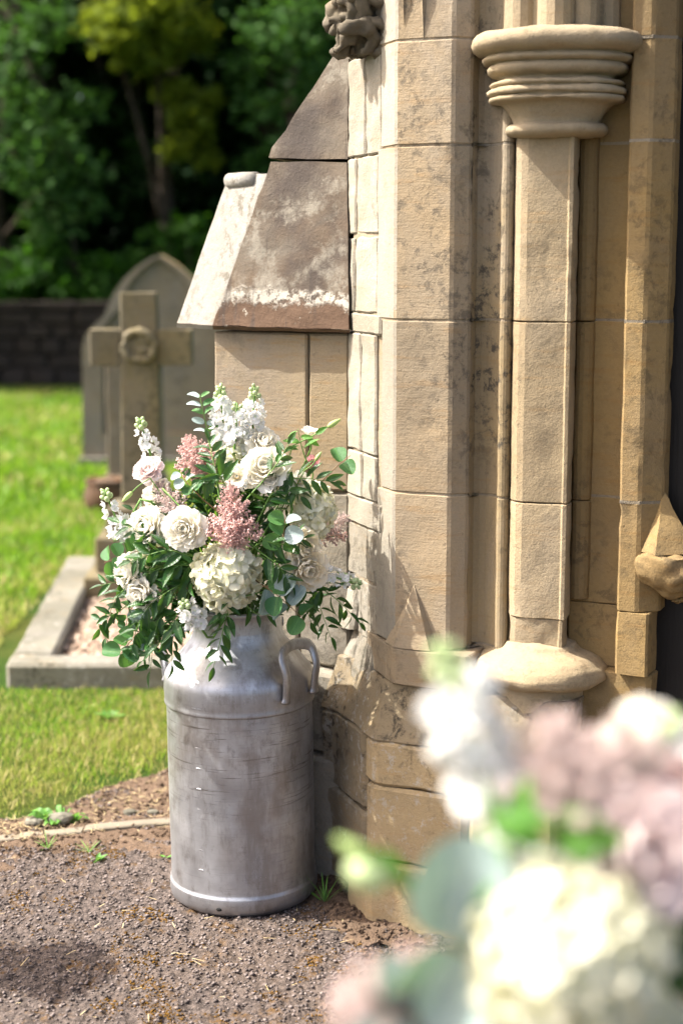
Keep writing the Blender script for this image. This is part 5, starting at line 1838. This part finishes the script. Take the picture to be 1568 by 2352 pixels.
    def spray(self, pts, label, kind='ruscus', n=12, size=0.048, name=None, cat=None, dens=1.0, tipleaf=True, flat=0.6, grow=None, start=0.12, kit=None):
        """a leafy stem through picture places (x, y, d)"""
        P = [self.p(*q) for q in pts]
        nm, ct = {'ruscus': ('ruscus_stem', 'ruscus'), 'euc': ('eucalyptus_stem', 'eucalyptus'), 'eucn': ('eucalyptus_stem', 'eucalyptus'), 'green': ('leafy_stem', 'foliage')}[kind]
        rt = self.root(name or nm, label, cat or ct)
        self.stem(rt, P[0], (P[0] - P[1]).normalized() * -1, 0.0016, M_STEM if kind != 'euc' else M_STEMB)
        N_ = 24
        C_ = catmull(P, N_)
        v, f = tube(C_, [0.0016 - 0.001 * i / (N_ - 1) for i in range(N_)], 5)
        wpart('twig', mesh('twig', v, f, M_STEM if kind != 'euc' else M_STEMB, True), rt)
        view = Vector((0, -1, 0.35)).normalized()
        kit = kit or {'ruscus': RUS, 'euc': EUC, 'eucn': EUCN, 'green': GRN}[kind]
        for k in range(n):
            q = start + (1 - start) * (k + 0.6) / n
            i = min(N_ - 2, int(q * (N_ - 1)))
            pos = C_[i].lerp(C_[i + 1], q * (N_ - 1) - i)
            tg = (C_[i + 1] - C_[i]).normalized()
            for sgn in ((-1, 1) if kind in ('euc', 'eucn') else ((-1,) if k % 2 else (1,))):
                if k == n - 1 and kind == 'ruscus' and tipleaf: d_ = tg
                else:
                    lat = tg.cross(view).normalized() * sgn
                    spread = self.r.uniform(0.55, 1.0) if kind == 'ruscus' else self.r.uniform(0.8, 1.5)
                    d_ = (tg * (0.75 if kind == 'ruscus' else 0.3) + lat * spread + Vector((self.r.gauss(0, .22), self.r.gauss(0, .35), self.r.gauss(0, .22)))).normalized()
                nrm = (view * flat + Vector((self.r.gauss(0, .45), self.r.gauss(0, .3), 0.5 + self.r.gauss(0, .4)))).normalized()
                xx = d_.cross(nrm)
                if xx.length < 0.05: xx = d_.cross(Vector((1, 0, 0)))
                xx.normalize(); zz = xx.cross(d_).normalized()
                Rm = Matrix((xx, d_, zz)).transposed().to_4x4()
                s = size * self.r.uniform(0.75, 1.15) * ((1 - 0.35 * q) if grow is None else grow(q))
                wpart('leaf', self.r.choice(kit), rt, Matrix.Translation(pos + d_ * 0.002) @ Rm @ Matrix.Scale(s, 4))
        return rt

    def bud(self, pts, label, s=0.016, mesh_=None, leaf=True):
        P = [self.p(*q) for q in pts]
        rt = self.root('lisianthus_bud', label, 'flower bud')
        C_ = catmull(P, 10)
        base = ROOTLOC[rt.name]
        C2 = catmull([base, base.lerp(P[0], .55) + Vector((0, 0, .02)), P[0]], 8)[:-1] + C_
        v, f = tube(C2, 0.0014, 5); wpart('stem', mesh('stem', v, f, M_STEM, True), rt)
        d_ = (C_[-1] - C_[-2]).normalized()
        wpart('bud', mesh_ or BUDG, rt, frame(P[-1] + d_ * s, d_, s=s))
        if leaf:
            for k in (3, 5):
                dv = (d_ + Vector((self.r.gauss(0, .6), -0.3, self.r.gauss(0, .6)))).normalized()
                xx = dv.cross(Vector((0, -1, .4))).normalized(); zz = xx.cross(dv)
                wpart('leaf', GRN[0], rt, Matrix.Translation(C_[k]) @ Matrix((xx, dv, zz)).transposed().to_4x4() @ Matrix.Scale(0.032, 4))
        return rt


# ------------------------------------------------------------------ the bouquet in the churn by the wall
B = Bouquet((-0.235, 3.60, 0.87), (-0.237, 3.60, 0.655), 3.60, 'flowers in the churn by the wall', 'wall', 17)
B.rose(419, 1214, .215, .041, 'large white garden rose left of the central pink plume', n=(-.25, -1, .25))
B.rose(606, 1068, .15, .046, 'wide white rose under the tall flower spikes, upper right of centre', n=(-.05, -.9, .55))
B.rose(706, 1258, .19, .040, 'upper bloom of the cream pair facing right', PCm, n=(.55, -.8, .25), squash=1.0)
B.rose(710, 1312, .20, .044, 'lower bloom of the cream pair facing right', PCm, n=(.35, -.9, -.05))
B.rose(338, 1074, .07, .029, 'blush pink rose at the upper left of the bouquet', PP, n=(-.2, -.8, .55))
B.rose(327, 1208, .15, .040, 'white rose half hidden left of the large white rose', n=(-.5, -.8, .3))
B.rose(352, 1130, .05, .032, 'white rose behind the left pale pink plume', n=(-.5, -.6, .5))
B.rose(284, 1312, .16, .036, 'white rose among leaves at the left side', n=(-.7, -.7, .1))
B.rose(316, 1368, .18, .034, 'white rose low on the left above the round grey leaves', n=(-.5, -.8, -.2))
B.rose(606, 1008, .06, .032, 'ruffled white rose between the two tall spikes', n=(.2, -.7, .6))
B.open_cup(543, 1092, .16, .026, 'small open white lisianthus showing its yellow centre', n=(-.05, -.9, .4))
B.open_cup(690, 1105, .10, .022, 'white lisianthus below the long bud on the right', n=(.3, -.8, .4))
B.rose(712, 994, .03, .020, 'half closed white lisianthus high on the right', layers=[(4, 14, 1.25, .05, 0), (4, 7, 1.2, .02, 0)], n=(.1, -.25, 1), name='lisianthus', cat='lisianthus')
B.rose(718, 1062, .05, .017, 'small pink flower on the right behind dark leaves', PPL, layers=[(5, 30, 1.1, .03, 0), (4, 12, 1.1, .02, 1)], n=(.3, -.8, .3), name='pink_lisianthus', cat='lisianthus')
B.hydrangea(520, 1322, .185, .068, 'big creamy hydrangea head over the front rim of the churn', 125, n=(-.02, -1, .2))
B.hydrangea(716, 1172, .09, .050, 'tall creamy hydrangea head on the right above the cream rose', 90, (0.95, 1.25, 1), n=(.45, -.85, .2))
B.hydrangea(522, 1062, .04, .038, 'pale hydrangea head deep behind the open lisianthus', 50, n=(-.1, -.7, .6))
B.hydrangea(345, 1265, .07, .036, 'pale hydrangea partly hidden by round leaves on the left', 50, n=(-.5, -.8, .2))
B.hydrangea(640, 1100, .05, .034, 'pale hydrangea tucked behind the wide white rose', 46, n=(.2, -.8, .5))
B.astilbe(540, 1266, 527, 1106, .215, .070, 'pink feathery plume at the centre of the bouquet', d2=.19, nb=60)
B.astilbe(470, 1100, 428, 1000, .10, .058, 'pink feathery plume at the upper left near the eucalyptus tip', d2=.06, nb=50)
B.astilbe(412, 1185, 360, 1105, .12, .046, 'pale pink loose plume left of the centre', ASTP, d2=.06, nb=32)
B.astilbe(735, 1230, 800, 1185, .02, .040, 'pink plume sticking out to the right before the wall', ASTP, d2=-.02, nb=22)
B.astilbe(730, 1232, 796, 1232, .02, .026, 'salmon plume lowest on the right before the wall', ASTB, d2=-.02, nb=16)
B.stock(516, 1020, 505, 884, .02, 'tall white stock spike, left of the two at the top', 22, .032, buds=10)
B.stock(540, 1010, 545, 925, .05, 'short white stock spike between the two tall ones', 14, .030, buds=4)
B.stock(578, 1040, 585, 884, .03, 'tall white stock spike, right of the two at the top', 24, .034, buds=10)
B.stock(352, 1062, 320, 960, .02, 'slender white stock spike at the upper left', 11, .026, buds=8)
B.stock(283, 1228, 239, 1124, .06, 'white stock spike leaning out at the far left', 11, .027, buds=8)
B.stock(452, 1425, 418, 1382, .20, 'white stock spike hanging in front of the churn neck', 13, .030, d2=.225, buds=7)
B.stock(736, 1316, 828, 1344, .13, 'white stock spike stretching out to the lower right', 12, .026, buds=9)
B.stock(660, 1125, 655, 1085, .12, 'little white stock cluster right of the centre', 9, .024, buds=2)
B.stock(300, 1195, 262, 1245, .07, 'little white stock cluster at the far left among leaves', 9, .026, buds=2)
# eucalyptus
B.spray([(482, 1018, .02), (470, 960, .03), (458, 905, .02)], 'eucalyptus tip rising above the upper left of the bouquet', 'eucn', 5, .036, grow=lambda q: 1.05 - .25 * q)
B.spray([(410, 1255, .16), (330, 1262, .15), (240, 1292, .12)], 'eucalyptus branch reaching far left in the middle', 'euc', 6, .042, grow=lambda q: 1.1 - .25 * q)
B.spray([(370, 1400, .14), (320, 1450, .15), (275, 1505, .15)], 'eucalyptus branch with round leaves hanging at the lower left', 'euc', 6, .044, grow=lambda q: 1.1 - .2 * q)
B.spray([(350, 1360, .11), (300, 1400, .12), (290, 1440, .12)], 'short grey eucalyptus sprig above the hanging round leaves', 'euc', 4, .038)
B.spray([(640, 1290, .20), (650, 1235, .22), (655, 1190, .22)], 'eucalyptus sprig of round leaves right of the central plume', 'euc', 3, .042, grow=lambda q: 1)
B.spray([(590, 1335, .20), (640, 1370, .22), (700, 1425, .20)], 'eucalyptus branch with large round leaves over the right of the rim', 'euc', 4, .052, grow=lambda q: 1.15 - .4 * q)
B.spray([(745, 1100, .02), (775, 1070, .02), (805, 1046, .02)], 'bare twig with one round leaf at the far right', 'euc', 1, .036, grow=lambda q: 1)
B.spray([(470, 1150, .14), (430, 1110, .14), (415, 1085, .12)], 'eucalyptus sprig between the two left pink plumes', 'euc', 3, .034)
B.spray([(700, 1050, .06), (690, 1015, .06), (684, 985, .06)], 'broad pale leaves under the long bud on the right', 'green', 4, .042, flat=1.0)
# ruscus
rs = [([(530, 1385, .20), (512, 1450, .215), (490, 1535, .22)], 11, .046, 'ruscus stem hanging down the front of the churn'),
      ([(560, 1385, .20), (590, 1410, .20), (628, 1412, .20)], 6, .034, 'short ruscus tip lying under the hydrangea on the rim'),
      ([(640, 1290, .16), (720, 1370, .14), (760, 1465, .12)], 14, .044, 'ruscus stem drooping to the right of the churn neck'),
      ([(690, 1320, .15), (770, 1375, .13), (826, 1432, .11)], 12, .046, 'ruscus stem arching to the far lower right'),
      ([(650, 1100, .13), (710, 1100, .14), (770, 1108, .12)], 9, .046, 'ruscus stem across the upper right of the bouquet'),
      ([(600, 1110, .17), (640, 1060, .17), (662, 1020, .15)], 9, .044, 'ruscus stem in front of the wide white rose'),
      ([(500, 1120, .16), (490, 1060, .15), (478, 1010, .12)], 9, .046, 'ruscus stem rising right of the upper left plume'),
      ([(520, 1120, .17), (500, 1090, .18), (462, 1108, .18)], 8, .044, 'ruscus stem curling left of the open lisianthus'),
      ([(600, 1240, .20), (650, 1250, .22), (700, 1235, .21)], 11, .040, 'ruscus stem in the dark gap right of the central plume'),
      ([(600, 1270, .21), (640, 1300, .23), (668, 1345, .22)], 11, .040, 'ruscus stem just right of the big hydrangea'),
      ([(470, 1300, .17), (390, 1300, .19), (310, 1330, .17)], 14, .048, 'ruscus stem running left from the big hydrangea'),
      ([(470, 1320, .17), (400, 1350, .20), (330, 1400, .18)], 14, .046, 'ruscus stem slanting down left of the big hydrangea'),
      ([(450, 1280, .18), (380, 1265, .20), (300, 1290, .18)], 12, .048, 'ruscus stem under the large white rose'),
      ([(430, 1380, .18), (400, 1450, .19), (395, 1530, .19)], 12, .044, 'ruscus stem hanging left of the churn neck'),
      ([(400, 1370, .17), (360, 1440, .18), (345, 1545, .17)], 13, .044, 'ruscus stem hanging lowest at the left'),
      ([(350, 1330, .15), (280, 1400, .15), (228, 1430, .13), (252, 1480, .13)], 11, .044, 'thin ruscus stem trailing far out at the lower left'),
      ([(360, 1300, .13), (290, 1330, .12), (232, 1345, .10)], 9, .040, 'bright ruscus tip pointing left above the grave'),
      ([(380, 1240, .14), (330, 1225, .15), (275, 1200, .13)], 9, .042, 'ruscus stem between the two left white roses'),
      ([(410, 1160, .16), (440, 1190, .19), (452, 1230, .20)], 7, .040, 'ruscus leaves between pale plume and large white rose'),
      ([(640, 1170, .15), (670, 1120, .15), (690, 1140, .15)], 8, .042, 'ruscus stem before the tall hydrangea'),
      ([(560, 1370, .21), (520, 1380, .225), (530, 1430, .225)], 6, .040, 'short ruscus sprig at the middle of the rim'),
      ([(600, 1180, .17), (620, 1140, .17), (640, 1125, .16)], 8, .040, 'ruscus sprig right above the central plume')]
rs += [([(390, 1340, .18), (325, 1420, .18), (300, 1500, .17)], 13, .046, 'ruscus stem hanging over the round leaves at the lower left'),
       ([(425, 1375, .19), (372, 1470, .19), (326, 1520, .18)], 12, .046, 'ruscus stem hanging between churn neck and round leaves'),
       ([(350, 1300, .15), (275, 1365, .15), (246, 1425, .14)], 11, .046, 'ruscus stem drooping at the far left edge'),
       ([(640, 1320, .19), (690, 1370, .18), (715, 1430, .17)], 10, .044, 'ruscus stem right of the churn neck under the cream blooms')]
for pts, n, s, lab in rs:
    B.spray(pts, lab, 'ruscus', int(n * 1.15), s * 1.25)
B.bud([(672, 1024, .06), (720, 1000, .05), (752, 981, .04)], 'long pale green bud reaching out to the upper right', .018)
B.bud([(345, 1098, .10), (320, 1115, .10), (304, 1130, .10)], 'pale green lisianthus bud pointing left over the grass', .016, leaf=False)
B.bud([(700, 1080, .11), (715, 1070, .11), (724, 1058, .11)], 'small pale bud beside the pink flower', .012, leaf=False)
B.bud([(745, 1290, .10), (765, 1305, .10), (780, 1318, .10)], 'cream bud behind the lower right stock spike', .016, BUDW, leaf=False)
# dense leaf stems inside the bunch
rr = random.Random(91)
fill = []
for k in range(64):
    a = rr.uniform(0, 2 * math.pi); q = rr.uniform(0.3, 1.0) ** .7
    x = 510 + 225 * q * math.cos(a); y = 1225 + 160 * q * math.sin(a)
    if k > 44: x, y = rr.uniform(280, 470), rr.uniform(1270, 1450)
    fill.append((x, y))
for x, y in fill:
    dz = .10 * (1 - ((x - 520) / 260) ** 2) + .0
    B.spray([(530 + (x - 530) * .25, 1290 + (y - 1290) * .25, dz * .6), (530 + (x - 530) * .7, 1290 + (y - 1290) * .7, dz), (x, y, dz)], 'dark leafy stem deep inside the bouquet between the flowers', 'ruscus', 11, .052, name='filler_stem', cat='foliage', flat=0.3)

# ------------------------------------------------------------------ the second churn and bouquet close to the camera
CH2 = Vector((0.185, 1.20, 0.0))
churn2 = make_churn(CH2, (0, 0, 0), rad(20), 'second aluminium milk churn below the blurred foreground flowers, out of frame')
G = Bouquet((0.185, 1.22, 0.93), (0.185, 1.20, 0.655), 1.20, 'blurred flowers in the foreground', 'near', 29)
gp = dict()
G.stock(1140, 1860, 1012, 1478, .03, 'blurred white stock spike topmost in the foreground, left of the pink plume', 26, .036, buds=9)
G.stock(1190, 2010, 1090, 1930, .06, 'blurred white stock cluster above the foreground hydrangea', 12, .030, buds=3)
G.stock(1060, 2360, 1010, 2270, .06, 'blurred white stock cluster at the bottom edge', 12, .032, buds=3)
G.stock(1545, 1760, 1535, 1640, .0, 'blurred white stock spike at the right edge beside the pink plume', 12, .032, buds=2)
G.astilbe(1340, 1900, 1250, 1640, .05, .062, 'blurred pink plume standing highest in the foreground', ASTP, nb=34)
G.astilbe(1420, 1900, 1420, 1650, .03, .055, 'blurred pink plume just right of the highest one', ASTP, nb=28)
G.astilbe(1530, 1860, 1560, 1730, .02, .04, 'blurred pink plume at the right edge', nb=24)
G.astilbe(940, 2330, 760, 2290, .06, .045, 'blurred pale pink plume at the bottom left of the foreground', ASTP, nb=30)
G.astilbe(960, 2300, 900, 2240, .05, .04, 'blurred pale pink plume over the bottom round leaves', ASTP, nb=26)
G.rose(1500, 1958, .09, .044, 'large blurred blush rose at the right edge', PP, n=(.15, -.9, .4))
G.rose(1500, 1690, .0, .030, 'blurred white rose at the upper right of the foreground', n=(.1, -.8, .6))
G.rose(1075, 2000, .05, .018, 'small blurred pink flower left of the foreground hydrangea', PPL, layers=[(5, 40, 1.1, .03, 0), (5, 20, 1.1, .02, 1)], n=(-.3, -.8, .5), name='pink_lisianthus', cat='lisianthus')
G.hydrangea(1300, 2200, .10, .064, 'large blurred creamy green hydrangea filling the bottom of the foreground', 125, n=(0, -.95, .45))
G.hydrangea(1470, 2400, .05, .04, 'blurred hydrangea at the bottom right corner of the foreground', 70, n=(.3, -.9, .2))
G.hydrangea(1180, 1990, .04, .028, 'small pale blurred hydrangea above the large one', 40, n=(-.1, -.8, .6))
G.spray([(1160, 2230, .07), (1080, 2190, .09), (1010, 2165, .09)], 'blurred eucalyptus with one broad grey leaf at the left of the foreground', 'euc', 2, .075, grow=lambda q: 1.0, flat=1.5, kit=EUC[3:])
G.spray([(1000, 2360, .07), (920, 2330, .08), (850, 2330, .08)], 'blurred eucalyptus at the bottom edge', 'euc', 3, .05, grow=lambda q: 1.0, kit=EUC[3:])
G.bud([(990, 2040, .05), (900, 2010, .06), (860, 1985, .06)], 'blurred pale green bud farthest left in the foreground', .018)
G.bud([(1000, 2080, .05), (960, 2040, .06), (900, 2020, .06)], 'blurred pale bud under the farthest left one', .018, BUDW)
for k, (pts, n, lab) in enumerate((([(1250, 1990, .07), (1270, 1930, .09), (1285, 1860, .09)], 5, 'blurred green leaves between pink plume and hydrangea'), ([(1200, 1960, .07), (1160, 1930, .08), (1110, 1910, .08)], 4, 'blurred green leaves left of the pink plume'),
                                   ([(1440, 2100, .0), (1500, 2130, .0), (1560, 2160, .0)], 7, 'dark blurred leaves under the blush rose'), ([(1460, 2180, .0), (1520, 2220, .0), (1570, 2260, .0)], 7, 'dark blurred leaves at the lower right edge'), ([(1400, 2040, .0), (1440, 1990, .0), (1400, 1930, .0)], 6, 'dark blurred leaves left of the blush rose'))):
    G.spray(pts, lab, 'green' if k < 2 else 'ruscus', n, .06)
for k in range(14):
    x, y = rr.uniform(1150, 1600), rr.uniform(1900, 2330)
    G.spray([(1300 + (x - 1300) * .3, 2300, -.03), (1300 + (x - 1300) * .7, (y + 2200) / 2, -.03), (x, y, -.02)], 'dark leafy stem inside the foreground bouquet', 'ruscus', 10, .055, name='filler_stem', cat='foliage', flat=.4)

# ------------------------------------------------------------------ weeds
def weed(name, x, y, n, L, kit, label, cat, lift=0.6, zf=None):
    z = max(path_z(x, y), soil_z(x, y), -0.005)
    rt = thing(name, (x, y, z), label, cat)
    rr = random.Random(int(abs(x) * 999))
    for k in range(n):
        a = k * 2.39996 + rr.uniform(-.3, .3)
        d_ = Vector((math.cos(a), math.sin(a), lift * rr.uniform(.3, 1.5))).normalized()
        xx = d_.cross(Vector((0, 0, 1))).normalized(); zz = xx.cross(d_)
        wpart('leaf', rr.choice(kit), rt, Matrix.Translation((x, y, z)) @ Matrix((xx, d_, zz)).transposed().to_4x4() @ Matrix.Scale(L * rr.uniform(.6, 1.1), 4))
    return rt


DAND = [leaf_mesh('dandelion_leaf', 0.24, M_GREEN, 0.2, 0.25, 0.7, 9, 0.6, 0.5)]
BLADE = [leaf_mesh('grass_leaf', 0.05, M_GREEN, 0.2, 0.15, 0.8, 6, 0.4)]
p = gnd(135, 1890); weed('dandelion', p.x, p.y, 15, 0.085, DAND, 'dandelion rosette growing over the path edging', 'weed', .45)
p = gnd(255, 1650); weed('broadleaf_weed', p.x, p.y, 16, 0.06, GRN, 'bright green leafy weed in the grass before the grave kerb', 'weed', .7)
p = gnd(745, 2075); weed('grass_tuft', p.x, p.y, 13, 0.085, BLADE, 'thin grass tuft at the foot of the plinth right of the churn', 'grass tuft', 1.8)
p = gnd(225, 1975); weed('seedling', p.x, p.y, 9, 0.035, GRN, 'little seedling on the path below the edging', 'weed', .9)
p = gnd(205, 1960); weed('grass_tuft', p.x, p.y, 10, 0.05, BLADE, 'small grass tuft at the edging left of the seedling', 'grass tuft', 1.4)
p = gnd(110, 1955); weed('grass_tuft', p.x, p.y, 10, 0.05, BLADE, 'small grass tuft below the dandelion', 'grass tuft', 1.2)
p = gnd(382, 1972); weed('fallen_leaf', p.x, p.y, 2, 0.03, GRN, 'bright green leaf lying against the foot of the churn', 'leaf', .3)
# unseen clipped shrub added off the left of the frame to shade the path
tp = thing('added_topiary', (-1.40, 3.20, 0), 'unseen potted topiary added left of the frame to cast the path shadow', 'topiary')
v, f = lathe([(0.0, 0.0), (0.11, 0.0), (0.145, 0.24), (0.155, 0.245), (0.155, 0.275), (0.135, 0.275), (0.13, 0.23), (0.0, 0.23)], 28, Matrix.Translation((-1.40, 3.20, -0.004)))
wpart('pot', fix(mesh('pot', v, f, M_TERRA, True)), tp)
v, f = tube([(-1.40, 3.20, 0.2), (-1.395, 3.235, 0.5), (-1.40, 3.20, 0.85)], 0.014, 8)
wpart('trunk', mesh('trunk', v, f, M_BARK, True), tp)
wpart('crown', leaf_cloud('crown', [((-1.40, 3.20, 0.93), 0.125, 1.6), ((-1.33, 3.19, 0.90), 0.08, .3)], 2600, 0.016, M_TREE, 77, 1.0), tp)
